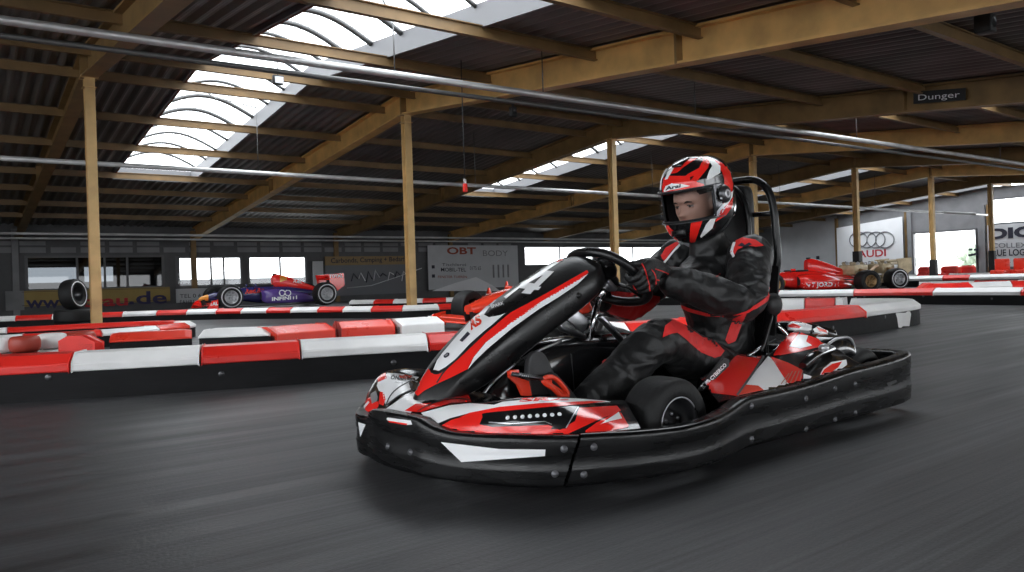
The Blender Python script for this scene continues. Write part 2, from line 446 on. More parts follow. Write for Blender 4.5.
for i, (a, b) in enumerate(FX):
    gz = MB(); gz.grid([[(a + (b - a) * u / 8, y, roof(y) + .27 + .2 * sin(pi * u / 8)) for u in range(9)] for y in (FY0, FY1)], 'poly')
    tag(gz.build('skylight'), 'wide flat roof panel added out of view to light the front of the kart', 'skylight')  # unseen panel, added for light on the kart, apart from the hall's skylights
# roof beams: I sections, two sloping halves meeting over the column row
beam_lbl = ['dark ochre roof beam at far left, over the leftmost column', 'wide ochre roof beam over the second column, crossing the top of the view',
            'ochre roof beam over the third column, carrying the black Dunger plate', 'ochre roof beam over the fourth column, just above the helmet',
            'ochre roof beam over the fifth column, beyond the headrest', 'ochre roof beam over the sixth column, near the end wall', 'ochre roof beam over the last column before the end wall']
def ibeam(mb, p0, p1, h, w, tf, tw, m):
    p0 = Vector(p0); p1 = Vector(p1); d = (p1 - p0).normalized(); sx = Vector((1, 0, 0)) if abs(d.x) < .5 else Vector((0, 1, 0)); L = p1 - p0
    n = sx.cross(d).normalized()
    if n.z < 0: n = -n
    for (cw, ch, oz) in ((w, tf, h / 2 - tf / 2), (w, tf, -h / 2 + tf / 2), (tw, h - 2 * tf, 0)):
        mb.prism([p0 + sx * (a * cw / 2) + n * (oz + b * ch / 2) for a, b in ((-1, -1), (1, -1), (1, 1), (-1, 1))], L, m)
beams = []
for k in range(7):
    x = bx(k)
    t = thing('roof_beam', beam_lbl[k], 'beam', (x, YR, roof(YR)), 'ochre roof beams')
    for (y0, y1) in ((YN, YR), (YR, YW)):
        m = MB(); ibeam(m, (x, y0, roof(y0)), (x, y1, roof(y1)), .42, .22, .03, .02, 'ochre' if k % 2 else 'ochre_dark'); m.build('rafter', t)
    m = MB(); m.box((x, YR - .02, roof(YR) - .02), (.24, .05, .44), 'ochre_dark')
    for yy in (YR - 6.9, YR + 7.6): m.box((x, yy, roof(yy)), (.24, .035, .42), 'ochre_dark')
    m.build('stiffener_plate', t)
    beams.append(t)
# small plates and boxes on the beams
m = MB(); P0 = ux(914, 104, bx(2) - .13); P1 = ux(966, 100, bx(2) - .13); P2 = ux(966, 88, bx(2) - .13); P3 = ux(914, 92, bx(2) - .13)
m.prism([P0, P1, P2, P3], (-.02, 0, 0), 'black')
dx = (P1 - P0); m.text3('Dunger', P0 + dx * .1 + (P3 - P0) * .25 + Vector((-.025, 0, 0)), dx * .8, (P3 - P0) * .5, 'inkwhite')
tag(m.build('name_plate'), 'small black plate reading Dunger on a roof beam, upper right', 'sign')
m = MB(); c = uy(985, 24, 3.2); m.bbox(c, (.14, .16, .18), 'black', .015); m.box(c + Vector((0, 0, .12)), (.03, .03, .14), 'darksteel')
m.lathe([(.0, -.083), (.05, -.08), (.055, -.085)], c, (0, 1, 0), 'darksteel', 16)
tag(m.build('speaker'), 'small black box speaker hung high at the upper right corner', 'speaker')
m = MB(); c = uz(513, 112, 3.45); m.bbox(c, (.10, .10, .17), 'black', .015); m.box(c + Vector((0, 0, .12)), (.03, .03, .12), 'darksteel')
m.lathe([(.0, -.053), (.03, -.05), (.035, -.055)], c, (0, 1, 0), 'darksteel', 16)
tag(m.build('speaker'), 'small black box hung beneath the roof right of the second column', 'speaker')

# columns (H sections)
col_lbl = ['ochre steel column nearest the left edge, beside the tyre stack', 'pale ochre steel column left of the kart nose', 'ochre steel column behind the steering wheel',
           'pale ochre column directly behind the headrest', 'ochre column in front of the four-ring banner, black at its foot', 'ochre column in front of the bright doorway', 'ochre column at far right with black foot, beside the red seats']
for k in range(7):
    x = bx(k); ztop = roof(YR) - .21
    t = thing('support_column', col_lbl[k], 'column', (x, YR, 0), 'row of steel columns')
    s_ = MB()
    for yy in (-.075, .075): s_.box((x, YR + yy, ztop / 2), (.14, .014, ztop), 'post')
    s_.box((x, YR, ztop / 2), (.012, .14, ztop), 'post'); s_.build('shaft', t)
    c_ = MB(); c_.box((x, YR, ztop - .008), (.24, .26, .016), 'post'); c_.box((x, YR, ztop - .16), (.19, .2, .012), 'post'); c_.build('cap_plate', t)
    c_ = MB(); c_.box((x, YR, .01), (.28, .28, .02), 'darksteel'); c_.build('base_plate', t)
    if k >= 4:
        w = MB(); w.bbox((x, YR, .62 if k != 5 else .45), (.22, .22, 1.2 if k != 5 else .9), 'black', .01); w.build('foot_wrap', t)

# purlins and bracing, each line its own member
for i in range(16):
    y = YR + .75 - 2.15 * 3 + 2.15 * (i - 0) if i < 12 else -20
    y = [-4.6, -2.4, -.2, 1.9, 3.9, 5.8, 7.6, 10.1, 12.6, 13.85, 16.05, 18.2, 20.9, 22.8, 24.8, 26.7][i]
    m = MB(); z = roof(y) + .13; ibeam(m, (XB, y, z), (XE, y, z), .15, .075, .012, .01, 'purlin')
    struct(m.build('purlin'))

# rails, conduits and hanging things
def rail(pts, r, m, lbl, name='conduit', flat=1, hang=()):
    t = thing(name, lbl, 'rail', pts[0]); b = MB(); b.tube(pts, r, m, 8, flat=flat, up=Vector((0, 0, 1))); b.build('rail', t)
    for x in hang:
        for i in range(len(pts) - 1):
            A, B = Vector(pts[i]), Vector(pts[i + 1])
            if A.x <= x < B.x:
                p = A.lerp(B, (x - A.x) / (B.x - A.x)); h = MB(); h.cyl(p, (p.x, p.y, roof(p.y) + .2), .008, 'pipe_dark', 6); h.build('hanger_rod', t)
rail([(-12, 8.6, 3.12), (0, 8.2, 3.12), (6, 7.97, 3.12), (20, 7.5, 3.1), (37.9, 7.4, 3.1)], .045, 'pipe', 'long light grey rail hung under the roof, from upper left to right', 'hanging_rail', 1.0, [4.3, 6.5, 9.5, 14, 20])
rail([(-12, 8.75, 3.02), (0, 8.35, 3.02), (6, 8.12, 3.02), (20, 7.65, 3.0), (37.9, 7.55, 3.0)], .03, 'pipe_dark', 'dark conduit running close below the long light grey rail', 'conduit')
rail([(-12, 15.0, 2.9), (37.9, 14.7, 2.9)], .045, 'pipe', 'thin light grey rail passing behind the columns at mid height', 'hanging_rail', 1.0, [4.9, 10, 16, 22, 28])
rail([(-12, 26.2, 2.47), (37.9, 27.2, 2.5)], .04, 'pipe', 'thin grey pipe along the back wall, upper of two', 'conduit')
rail([(-12, 26.6, 2.36), (37.9, 27.6, 2.38)], .03, 'pipe', 'thin grey pipe along the back wall, lower of two', 'conduit')
# pull cord with red handle
t = thing('hanging_cable', 'black cable hanging from the roof with small red handle', 'cable', uy(465, 190, 9.5)); p = uy(465, 186, 9.5)
m = MB(); m.cyl(p, (p.x, p.y, roof(9.5) + .2), .008, 'black', 6); m.build('cable', t)
m = MB(); m.bbox(p - Vector((0, 0, .03)), (.06, .06, .13), 'capred', .012); m.build('handle', t)
m = MB(); m.bbox(p + Vector((0, 0, .07)), (.04, .04, .07), 'silver', .008); m.build('hook', t)
t = thing('floodlight', 'small dark work lamp hanging below the left skylight', 'lamp', uy(278, 80, 11.5)); p = uy(278, 80, 11.5)
m = MB(); m.bbox(p, (.16, .08, .14), 'black', .012); m.build('housing', t)
m = MB(); m.box(p + Vector((0, -.05, -.01)), (.13, .02, .10), 'silver'); m.build('lens', t)
m = MB(); m.cyl(p, (p.x, p.y, p.z + .3), .008, 'black', 6); m.build('stem', t)

# ---------------- walls
def wpanel(mb, x0, x1, z0, z1, m, y=YW, d=.12): mb.box(((x0 + x1) / 2, y + d / 2, (z0 + z1) / 2), (x1 - x0, d, z1 - z0), m)
ZE = 3.0
wl = MB(); win_spec = [(1.95, 6.05, .82, 1.9), (6.5, 8.78, .80, 1.85), (9.05, 11.3, .80, 1.85)] + [(22.2, 26.7, 1.35, 2.26), (27.0, 32.2, 1.30, 2.25), (32.6, 37.5, 1.30, 2.25)]
xs = XB
for (a, b, z0, z1) in win_spec:
    wpanel(wl, xs, a, 0, ZE, 'wall'); wpanel(wl, a, b, 0, z0, 'wall'); wpanel(wl, a, b, z1, ZE, 'wall'); xs = b
wpanel(wl, xs, XE, 0, ZE, 'wall')
for k in range(-2, 4): # wall stanchions
    wl.box((bx(k) - .1, YW - .05, 1.4), (.18, .14, 2.8), 'ochre_dark' if k in (1, 2, 3) else 'wall_mid')
x = 0.0
while x < 21.4: # row of pale sheets under the eaves
    if int(x * 10) % 7: wl.box((x + .42, YW - .01, 2.12), (.72, .03, .18), 'wall_mid')
    if int(x * 10) % 5: wl.box((x + .42, YW - .01, 2.34), (.72, .03, .13), 'wall_mid')
    x += .86
struct(wl.build('wall_back'))
n = 1
for (a, b, z0, z1) in win_spec:
    w = MB()
    for x in (a, b): w.box((x, YW + .02, (z0 + z1) / 2), (.08, .1, z1 - z0 + .08), 'frame')
    for z in (z0, z1): w.box(((a + b) / 2, YW + .02, z), (b - a, .1, .07), 'frame')
    nm = 2 if a > 20 else max(2, round((b - a) / 1.3)); cuts = [a + (b - a) * i / nm for i in range(1, nm)]
    if n in (2, 3): cuts = [a + (b - a) * .52, a + (b - a) * .72] if n == 2 else [a + (b - a) * .54]
    if n == 1: cuts = [a + .35 * (b - a), a + .55 * (b - a), a + .72 * (b - a)]
    for x in cuts: w.box((x, YW + .02, (z0 + z1) / 2), (.06, .07, z1 - z0), 'frame')
    o = struct(w.build('window_%d' % n))
    gp = MB(); gp.add([(a, YW + .05, z0), (b, YW + .05, z0), (b, YW + .05, z1), (a, YW + .05, z1)], [(0, 1, 2, 3)], 'glass' if n > 1 else 'darkglass', False); gp.build('pane', o)
    n += 1
# office behind the first window: a lit room beyond, seen through dark glass
ro = MB()
ro.box((4.0, YW + 2.2, .25), (5.2, 4.2, .05), 'wall_mid'); ro.box((4.0, YW + 2.2, 2.5), (5.2, 4.2, .05), 'wall_mid')
for (a, b) in ((1.4, 2.2), (3.9, 4.1), (5.1, 6.6)): ro.box(((a + b) / 2 - .0, YW + 4.2, 1.4), (b - a, .06, 2.3), 'wall')
for (z0, z1) in ((.25, 1.05), (1.68, 2.5)): ro.box((4.0, YW + 4.2, (z0 + z1) / 2), (5.2, .06, z1 - z0), 'wall')
for x in (1.4, 6.6): ro.box((x, YW + 2.2, 1.4), (.06, 4.2, 2.3), 'wall')
struct(ro.build('office_room'))

# banners on the back wall
def banner(name, lbl, x0, x1, z0, z1, m, y=YW - .165):
    b = MB(); b.box(((x0 + x1) / 2, y, (z0 + z1) / 2), (x1 - x0, .03, z1 - z0), m); return b
def wx(px, py, y=YW - .19): return uy(px, py, y)
def ftext(b, txt, p0, p1, hpx, m, y=YW - .19, bold=0):
    A = uy(*p0, y); B = uy(*p1, y); C = uy(p0[0], p0[1] - hpx, y); b.text3(txt, A, B - A, Vector((0, 0, (C - A).z)), m, bold)
A, B = wx(22, 308), wx(170, 288)
b = banner('b', '', A.x, B.x, .30, .80, 'banner_y')
for i, z in enumerate((.335, .765)): b.box(((A.x + B.x) / 2, YW - .19, z), (B.x - A.x, .012, .012), 'ink')
ftext(b, 'www.', (26, 308), (79, 307), 12, 'inkblue', bold=.02); ftext(b, 'trau', (81, 307), (128, 305), 11.5, 'inkred', bold=.02); ftext(b, '.de', (129, 304), (167, 303), 13, 'inkblue', bold=.02)
b.box((1.6, YW - .18, .5), (.5, .02, .62), 'wall_mid')
tag(b.build('hanging_banner'), 'yellow banner with a dark blue and red web address under the office windows', 'banner')
b = banner('b', '', wx(176, 290).x, wx(240, 290).x, .22, .72, 'wall_light')
ftext(b, 'TEL 0 61 21', (180, 298), (212, 297), 4, 'ink'); ftext(b, 'FAHRERLAGER', (180, 304), (214, 303), 4, 'ink')
tag(b.build('notice_sign'), 'grey notice board with dark lettering low under the left bright window', 'sign')
b = banner('b', '', wx(326, 290).x, wx(412, 290).x, .25, 1.55, 'inkgrey')
x0, x1 = wx(326, 290).x, wx(412, 290).x
b.box(((x0 + x1) / 2, YW - .17, 1.66), (x1 - x0, .035, .36), 'banner_o')
ftext(b, 'Carbonds, Camping + Bedarf', (331, 263), (405, 261), 5, 'ink', bold=.01)
vv = random.Random(3)
for i in range(9): # scribbled outline of a car in pale strokes
    xx = x0 + 1.1 + i * .33; b.tube([(xx, YW - .20, .75 + .3 * vv.random()), (xx + .1, YW - .20, 1.0 + .25 * vv.random()), (xx + .28, YW - .20, .8 + .3 * vv.random())], .022, 'inkwhite' if i % 2 else 'ink', 5)
b.tube([(x0 + .9, YW - .20, .55), (x0 + 2, YW - .20, .62), (x0 + 3.2, YW - .20, .95), (x0 + 4.4, YW - .20, 1.3)], .02, 'wall_light', 5)
tag(b.build('hanging_banner'), 'dark grey banner with tan headline strip behind the blue racing car', 'banner')
b = MB(); xs0 = wx(318, 280).x; b.box((xs0, YW - .22, 1.0), (.42, .05, 1.3), 'wall_light'); tag(b.build('hanging_banner'), 'narrow pale vertical panel beside the tan headline banner', 'banner')
x0, x1 = wx(429, 290).x, wx(519, 290).x
b = banner('b', '', x0, x1, .35, 2.3, 'wall_light')
ftext(b, 'OBT', (447, 254), (476, 254), 7, 'inkrust', bold=.03); ftext(b, 'BODY', (483, 256), (508, 256), 6, 'wall_mid', bold=.0)
ftext(b, 'Tischlerei', (442, 266), (466, 266), 3, 'ink'); ftext(b, 'MOBIL-TEL', (441, 271.5), (466, 271.5), 4, 'ink', bold=.01); ftext(b, '0175 65', (470, 270), (481, 270), 4, 'ink')
ftext(b, 'FENSTER TUEREN', (438, 278), (467, 278), 2.5, 'inkrust', bold=.01)
b.prism([wx(432, 291), wx(455, 283), wx(476, 277), wx(492, 285), wx(500, 291)], (0, -.01, 0), 'inkwhite')
b.box((x0 + .25, YW - .19, 1.35), (.14, .02, .14), 'ink'); b.box((x0 + .25, YW - .19, .95), (.14, .02, .14), 'ink')
for i in range(4): b.box((x1 - .6 - i * .28, YW - .19, 1.1), (.08, .02, .6), 'wall_mid')
tag(b.build('hanging_banner'), 'pale grey banner reading OBT in rust letters on back wall', 'banner')

# end wall
we = MB()
def epanel(mb, y0, y1, z0, z1, m, x=XE, d=.15): mb.box((x + d / 2, (y0 + y1) / 2, (z0 + z1) / 2), (d, y1 - y0, z1 - z0), m)
def gable(y0, y1, z0, m, mb, x=XE):
    mb.prism([(x, y0, z0), (x, y1, z0), (x, y1, roof(y1) + .25), (x, y0, roof(y0) + .25)], (.15, 0, 0), m)
gable(25.7, YW, 0, 'wall', we); gable(22.15, 25.7, 0, 'wall_light', we); gable(18.2, 22.15, 0, 'wall_mid', we)
gable(15.3, 18.2, 2.36, 'wall_mid', we); gable(14.85, 15.3, 0, 'wall_mid', we); gable(9.0, 14.85, 3.62, 'wall_mid', we); epanel(we, 9.0, 14.85, 0, 2.5, 'wall_mid')
gable(YN, 9.0, 2.9, 'wall_mid', we); epanel(we, YN, 9.0, 0, 1.1, 'wall_mid')
for yy in (4.0, -1.0): epanel(we, yy - .2, yy + .2, 0, 3.2, 'wall_mid')
we.box((XE - .04, 22.15, 1.7), (.1, .16, 3.4), 'ochre_dark'); we.box((XE - .06, 18.32, 1.7), (.14, .2, 3.4), 'wall_mid'); we.box((XE - .02, 18.52, 1.7), (.1, .1, 3.4), 'ochre_dark')
we.box((XE - .06, 15.08, 1.7), (.14, .3, 3.4), 'wall_mid'); we.box((XE - .02, 14.82, 1.7), (.1, .1, 3.4), 'ochre_dark')
we.box((XE - .03, 23.3, 1.35), (.05, .16, .2), 'ink')
for i in range(10): we.box((XE - .015, 15.08, .3 + i * .3), (.14, .33, .02), 'wall')
struct(we.build('wall_end'))
o = MB(); o.box((XE, 18.17, 1.18), (.2, .06, 2.36), 'frame'); o.box((XE, 15.33, 1.18), (.2, .06, 2.36), 'frame'); o.box((XE, 16.75, 2.33), (.2, 2.8, .08), 'frame')
o.box((XE + .25, 16.75, 2.5), (.35, 2.9, .34), 'wall_light')
struct(o.build('door_1'))
for (nn, y0, y1, z0, z1) in ((7, 9.0, 14.8, 2.5, 3.62), (8, 4.2, 9.0, 1.1, 2.9), (9, -.8, 3.8, 1.1, 2.9)):
    w = MB()
    for y in (y0, (y0 + y1) / 2, y1): w.box((XE, y, (z0 + z1) / 2), (.1, .07, z1 - z0), 'frame')
    for z in (z0, z1): w.box((XE, (y0 + y1) / 2, z), (.1, y1 - y0, .07), 'frame')
    o = struct(w.build('window_%d' % nn)); gp = MB(); gp.add([(XE + .05, y0, z0), (XE + .05, y1, z0), (XE + .05, y1, z1), (XE + .05, y0, z1)], [(0, 1, 2, 3)], 'glass', False); gp.build('pane', o)
# banners on the end wall
XS = XE - .22
def etext(b, txt, p0, p1, hpx, m, bold=0):
    A = ux(*p0, XS - .03); B = ux(*p1, XS - .03); C = ux(p0[0], p0[1] - hpx, XS - .03); b.text3(txt, A, B - A, Vector((0, 0, (C - A).z)), m, bold)
b = MB(); y0, y1 = ux(904, 270, XS).y, ux(838, 270, XS).y
b.prism([(XS, y0, .35), (XS, y1, .35), (XS, y1, roof(y1) - .45), (XS, y0, roof(y0) - .45)], (-.02, 0, 0), 'wall_white')
for i in range(4):
    c = ux(858.3 + i * 8.8, 239.8, XS - .04); b.tube([c + Vector((0, cos(t) * .47, sin(t) * .40)) for t in [2 * pi * j / 32 for j in range(32)]], .026, 'inkgrey', 6, closed=True)
etext(b, 'AUDI', (858, 257.5), (886, 256), 7, 'inkred', .02)
etext(b, 'Premium Cars Driving Experience', (845, 265), (900, 264), 3.6, 'ink', .01)
tag(b.build('hanging_banner'), 'white banner with four grey rings and red AUDI lettering', 'banner')
b = MB(); y1 = ux(988, 250, XS).y; b.box((XS, (y1 + 9.5) / 2, 1.5), (.02, y1 - 9.5, 1.9), 'wall_light')
etext(b, 'DIC', (989, 239), (1033, 236), 10, 'ink', .05); etext(b, 'COLLEXION', (992, 248), (1045, 247), 5, 'inkgrey', .01); etext(b, 'BLUE LOGINA', (989, 256), (1040, 255), 6.5, 'ink', .02); etext(b, 'E. ROT. GROSSEN', (992, 263), (1040, 262), 3.5, 'inkgrey', .01)
tag(b.build('hanging_banner'), 'white banner with big dark DIC letters at the right edge', 'banner')
b = MB(); c = ux(973, 252, XE - .2); 
for (dy, dz) in ((-.12, .1), (.1, .12), (.0, -.12), (-.14, -.1), (.12, -.14)): b.box(c + Vector((0, dy, dz)), (.02, .16, .1), 'ink')
b.box(c + Vector((.03, 0, 0)), (.02, .5, .6), 'glass')
tag(b.build('door_sign'), 'dark fragmentary sticker at the right side of the bright doorway', 'sticker')
# sloping rail and strip lights near the door
rail([ux(770, 204, 30), ux(976, 214, 34)], .05, 'pipe', 'pale grey rail slanting above the bright doorway', 'hanging_rail')
# side wall towards the camera's back and short wall on the left: tall glazed bays letting daylight in
wn = MB(); wn.box((13, YN - .1, .35), (50, .2, .7), 'wall_mid')
wn.prism([(XB, YN - .2, 2.0), (XE, YN - .2, 2.0), (XE, YN - .2, 2.3), (XB, YN - .2, 2.3)], (0, .2, 0), 'wall_mid')
for k in range(-2, 8): wn.box((bx(k), YN - .1, 1.2), (.5, .24, 2.4), 'wall_mid')
struct(wn.build('wall_near'))
ww = MB(); ww.prism([(XB, 11, 0), (XB, YW, 0), (XB, YW, roof(YW) + .25), (XB, YR, roof(YR) + .25), (XB, 11, roof(11) + .25)], (-.2, 0, 0), 'wall')
ww.prism([(XB, YN, 0), (XB, 11, 0), (XB, 11, .5), (XB, YN, .5)], (-.2, 0, 0), 'wall_mid'); ww.prism([(XB, YN, 2.2), (XB, 11, 3.6), (XB, 11, roof(11) + .25), (XB, YN, roof(YN) + .25)], (-.2, 0, 0), 'wall_mid')
for yy in (-3, 0.5, 4, 7.5): ww.box((XB - .1, yy, 1.9), (.2, .2, 3.0), 'wall_mid')
struct(ww.build('wall_left'))

bw = MB(); bw.box((8, 34, .5), (60, .2, 1.24), 'wall'); struct(bw.build('yard_wall'))
# outside: hedge seen through the door
rr = random.Random(8)
for i, (x, y, s) in enumerate(((50, 25.2, 1.0), (53, 21.0, 1.3), (48.5, 18.0, .9), (57, 29.5, 1.6))):
    m = MB()
    for j in range(26):
        a = rr.random() * 6.28; q = Vector((x + cos(a) * rr.random() * 1.0, y + sin(a) * rr.random() * 1.1, .3 + rr.random() * s))
        m.ellipsoid(q, (.5 + .4 * rr.random(), .5 + .4 * rr.random(), .35 + .3 * rr.random()), 'hedge', 8, 6)
    tag(m.build('hedge_bush'), ['bush outside seen through middle of the doorway', 'rounded pale bush outside left of the doorway centre', 'low bush outside at the right of the doorway', 'tall pale bush outside, leftmost through the doorway'][i], 'bush', 'bushes outside the doorway')
# ================================================================ TRACK BARRIERS
def polyline(pts, step):
    """resample a dense path at even spacing"""
    P = [Vector((p[0], p[1])) for p in crm([tuple(p) for p in pts], 12)]; out = [P[0]]; acc = 0; d = step
    L = [0]
    for i in range(1, len(P)): L.append(L[-1] + (P[i] - P[i - 1]).length)
    n = max(2, round(L[-1] / step)); j = 0
    out = []
    for i in range(n + 1):
        t = L[-1] * i / n
        while j < len(P) - 2 and L[j + 1] < t: j += 1
        k = (t - L[j]) / max(1e-6, L[j + 1] - L[j]); out.append(P[j].lerp(P[j + 1], max(0, min(1, k))))
    return out
def offs(P):
    out = []
    for i in range(len(P)):
        t = (P[min(i + 1, len(P) - 1)] - P[max(i - 1, 0)]).normalized(); out.append(Vector((t.y, -t.x)))   # right-hand side of travel
    return out
def sweep(mb, P, N, prof, m, cap=True):
    """prof: (side offset towards the front, z) loop"""
    rows = [[(p.x + n.x * o, p.y + n.y * o, z) for o, z in prof] for p, n in zip(P, N)]
    b = len(mb.v); mb.grid(rows, m, closed_v=True, smooth=False); k = mb.mi(m); c = len(prof)
    mb.f.append(tuple(b + j for j in range(c))); mb.fm.append(k); mb.sm.append(False)
    e = b + (len(rows) - 1) * c; mb.f.append(tuple(e + j for j in reversed(range(c)))); mb.fm.append(k); mb.sm.append(False)
def barrier(lbl, pts, cols, seg=.9, w=.34, hb=.17, ht=.27, chf=.06, group='red and white track barriers', closed=False, bolts=True, gap=.006, z0=0.0, bounds=None):
    """front face of the base follows pts; caps alternate through cols = [(length, material)]"""
    P = polyline(pts, .12); N = offs(P)
    t = thing('track_barrier', lbl, 'barrier', (P[len(P) // 2].x, P[len(P) // 2].y, 0), group)
    b = MB(); sweep(b, P, N, [(0, z0), (-w, z0), (-w, hb), (0, hb)], 'rubber_base')
    if 'nearest long' in lbl:
        bv = b.bvh(); b.decal([(893, 306), (905, 300), (911, 314), (909, 328), (899, 332), (897, 318)], 'capwhite', bv, res=1.5)
    b.build('rubber_base', t)
    L = [0]
    for i in range(1, len(P)): L.append(L[-1] + (P[i] - P[i - 1]).length)
    if bounds:
        pxs = [proj((p.x, p.y, ht)).x if (p.x * FW.x + p.y * FW.y) > .5 else -1e4 for p in P]; cols2 = []; last = 0; j = 0
        for px, m_ in bounds:
            while j < len(P) - 1 and pxs[j] < px: j += 1
            cols2.append((max(.02, L[j] - last), m_)); last = L[j]
        cols = cols2 + [(50, bounds[-1][1])]
    s0 = 0; i = 0
    while s0 < L[-1] - .05:
        ln, m = cols[i % len(cols)]; i += 1; s1 = min(L[-1], s0 + ln)
        def at(s):
            s = max(0, min(L[-1], s)); j = 0
            while j < len(L) - 2 and L[j + 1] < s: j += 1
            k = (s - L[j]) / max(1e-6, L[j + 1] - L[j]); return P[j].lerp(P[j + 1], k), N[j].lerp(N[j + 1], k).normalized()
        n = max(1, int((s1 - s0) / .15)); pp = [at(s0 + gap + (s1 - s0 - 2 * gap) * q / n) for q in range(n + 1)]
        c = MB(); hm = hb + (ht - hb) * .45
        sweep(c, [q[0] for q in pp], [q[1] for q in pp], [(.012, hb + .001), (-w - .012, hb + .001), (-w - .012, hm), (-w + chf, ht), (-chf, ht), (.012, hm)], m)
        c.build('cap', t, bevel=.008)
        s0 = s1
    if bolts:
        s0 = .5
        while s0 < L[-1]:
            j = min(range(len(L)), key=lambda q: abs(L[q] - s0)); q = P[j] + N[j] * .002
            c = MB(); c.lathe([(0, .003), (.016, .003), (.019, 0)], (q.x, q.y, .10 if int(s0 * 10) % 2 else .14), (N[j].x, N[j].y, 0), 'darksteel', 12); c.build('bolt', t)
            s0 += 1.05
    return t
R_, W_, O_, B_ = 'capred', 'capwhite', 'caporange', 'capbrown'
def X(px, py, z): q = uz(px, py, z); return (q.x, q.y)
# nearest barrier: from the left edge, behind the kart, round its right-hand end and back
barrier('nearest long red and white barrier, passing behind the kart to a rounded end',
        [(-3.0, 6.6), (-1.0, 5.85), (.2, 5.33), (1.2, 4.92), (2.2, 4.62), (3.4, 4.22), (5.0, 3.92), (6.6, 3.84), (7.6, 3.92), (8.5, 4.05), (8.95, 4.28), (9.1, 4.62), (9.02, 5.02)],
        [(1, W_)], hb=.165, bounds=[(-260, W_), (-120, R_), (-40, W_), (56, R_), (193, W_), (300, R_), (424, W_), (535, R_), (620, W_), (700, R_), (760, W_), (861, R_), (2000, W_)])
# second arm of that island
t = barrier('short striped barrier arm above the kart engine cover, behind the rounded barrier end',
        [(8.35, 6.9), (8.55, 6.3), (8.8, 5.75), (9.02, 5.2)], [(1, W_)], hb=.12, ht=.27, chf=.02, bounds=[(700, W_), (740, R_), (802, W_), (824, R_), (844, W_), (860, R_), (871, W_), (884, R_), (2000, W_)], bolts=False)
# loose blocks behind it on the left
def block(p0, p1, lbl, m, ht=.30, hb=.232, low=False):
    P = [Vector((p0[0], p0[1])), Vector((p1[0], p1[1]))]; N = offs(P)
    t = thing('barrier_block', lbl, 'barrier block', ((p0[0] + p1[0]) / 2, (p0[1] + p1[1]) / 2, 0), 'loose barrier blocks')
    b = MB(); sweep(b, P, N, [(-.02, 0), (-.36, 0), (-.36, hb), (-.02, hb)], 'rubber_base'); b.build('rubber_base', t)
    c = MB(); hm = .04 if low else hb + .002
    d = (P[1] - P[0]).normalized() * .05
    Q = [P[0], P[0] + d, P[1] - d, P[1]]; N4 = offs(Q)
    rows = []
    for i, (q, n) in enumerate(zip(Q, N4)):
        f = .008 if i in (0, 3) else 0
        rows.append([(q.x + n.x * o, q.y + n.y * o, z) for o, z in [(.0, hm), (-.38, hm), (-.38, ht - .04 - f), (-.28, ht - f), (-.13, ht - f), (0, ht - .05 - f)]])
    b0 = len(c.v); c.grid(rows, m, closed_v=True, smooth=False); k = c.mi(m)
    c.f.append(tuple(b0 + j for j in range(6))); c.fm.append(k); c.sm.append(False)
    e = b0 + 18; c.f.append(tuple(e + j for j in reversed(range(6)))); c.fm.append(k); c.sm.append(False)
    c.build('cap', t, bevel=.012)
def bl(px0, py0, px1, py1, lbl, m, **k): block(X(px0 + 2.2, py0, .225), X(px1 - 2.2, py1, .225), lbl, m, **k)
bl(107, 344, 194, 339.5, 'red barrier block with black base, right of the painted tyres', O_)
bl(196, 339.5, 272, 337, 'white barrier block with black base, between two red blocks', W_)
bl(274, 337, 337, 332, 'bright red barrier block right of the white one, all red to the floor', O_, low=True)
bl(339, 331, 397, 328, 'bright red barrier block left of the long white block', O_, low=True)
bl(399, 328, 446, 325, 'white barrier block in front of the red racing car nose', W_, low=True)
# painted tyres in a bunch on the far left
def tyre(c, r, w, axis, m='rubber', hub=None, treads=5):
    b = MB(); pr = []
    for i in range(13):
        a = -pi / 2 + pi * i / 12
        pr.append((r - .045 * r * 2 * (1 - cos(a)) ** 1.2, w / 2 * sin(a)))
    ri = r * .52
    prof = [(ri, -w * .42)] + pr + [(ri, w * .42), (ri * .98, 0), (ri, -w * .42)]
    b.lathe(prof, c, axis, m, 32)
    return b
for i, (px, py, m, s) in enumerate(((2, 352, 'capwhite', .115), (27, 351, 'capbrown', .12), (55, 347.5, 'capwhite', .125), (84, 345.5, 'capbrown', .13))):
    c = uz(px, py, .16); c = Vector((c.x, c.y + .22, 0))
    t = thing('painted_tyre', ['white painted tyre at the very left edge', 'worn red painted tyre between two white ones', 'white painted tyre between two worn red ones', 'worn red painted tyre, rightmost of the bunch'][i], 'tyre', c, 'painted tyres at the left edge')
    b = MB()
    for zz in (.07, .21): b.lathe([(s * .55, .055), (s * .7, .068), (s * .9, .06), (s, .03), (s * 1.01, 0), (s, -.03), (s * .9, -.06), (s * .7, -.068), (s * .55, -.055)], c + Vector((0, 0, zz)), (0, 0, 1), m, 28)
    b.build('outer_tread', t)
    b = MB(); b.lathe([(s * .56, .0), (s * .56, .27)], c, (0, 0, 1), 'rubber', 28); b.build('inner_wall', t)
bl(92, 345, 106, 344, 'small red barrier end piece beside the rightmost painted tyre', 'capred', low=True)
# island around the first column
barrier('low barrier island around the leftmost column', [(-2.2, 10.9), (-.8, 10.35), (.4, 10.0), (1.4, 9.95), (2.2, 10.3), (2.65, 10.9), (2.7, 11.6), (2.4, 12.3), (1.7, 12.6), (.6, 12.7), (-.8, 12.9)],
        [(2.35, R_), (.62, W_), (.78, R_), (.72, W_), (.62, O_), (.7, W_), (.6, R_)], hb=.13, ht=.20, w=.28, chf=.05, bolts=False)
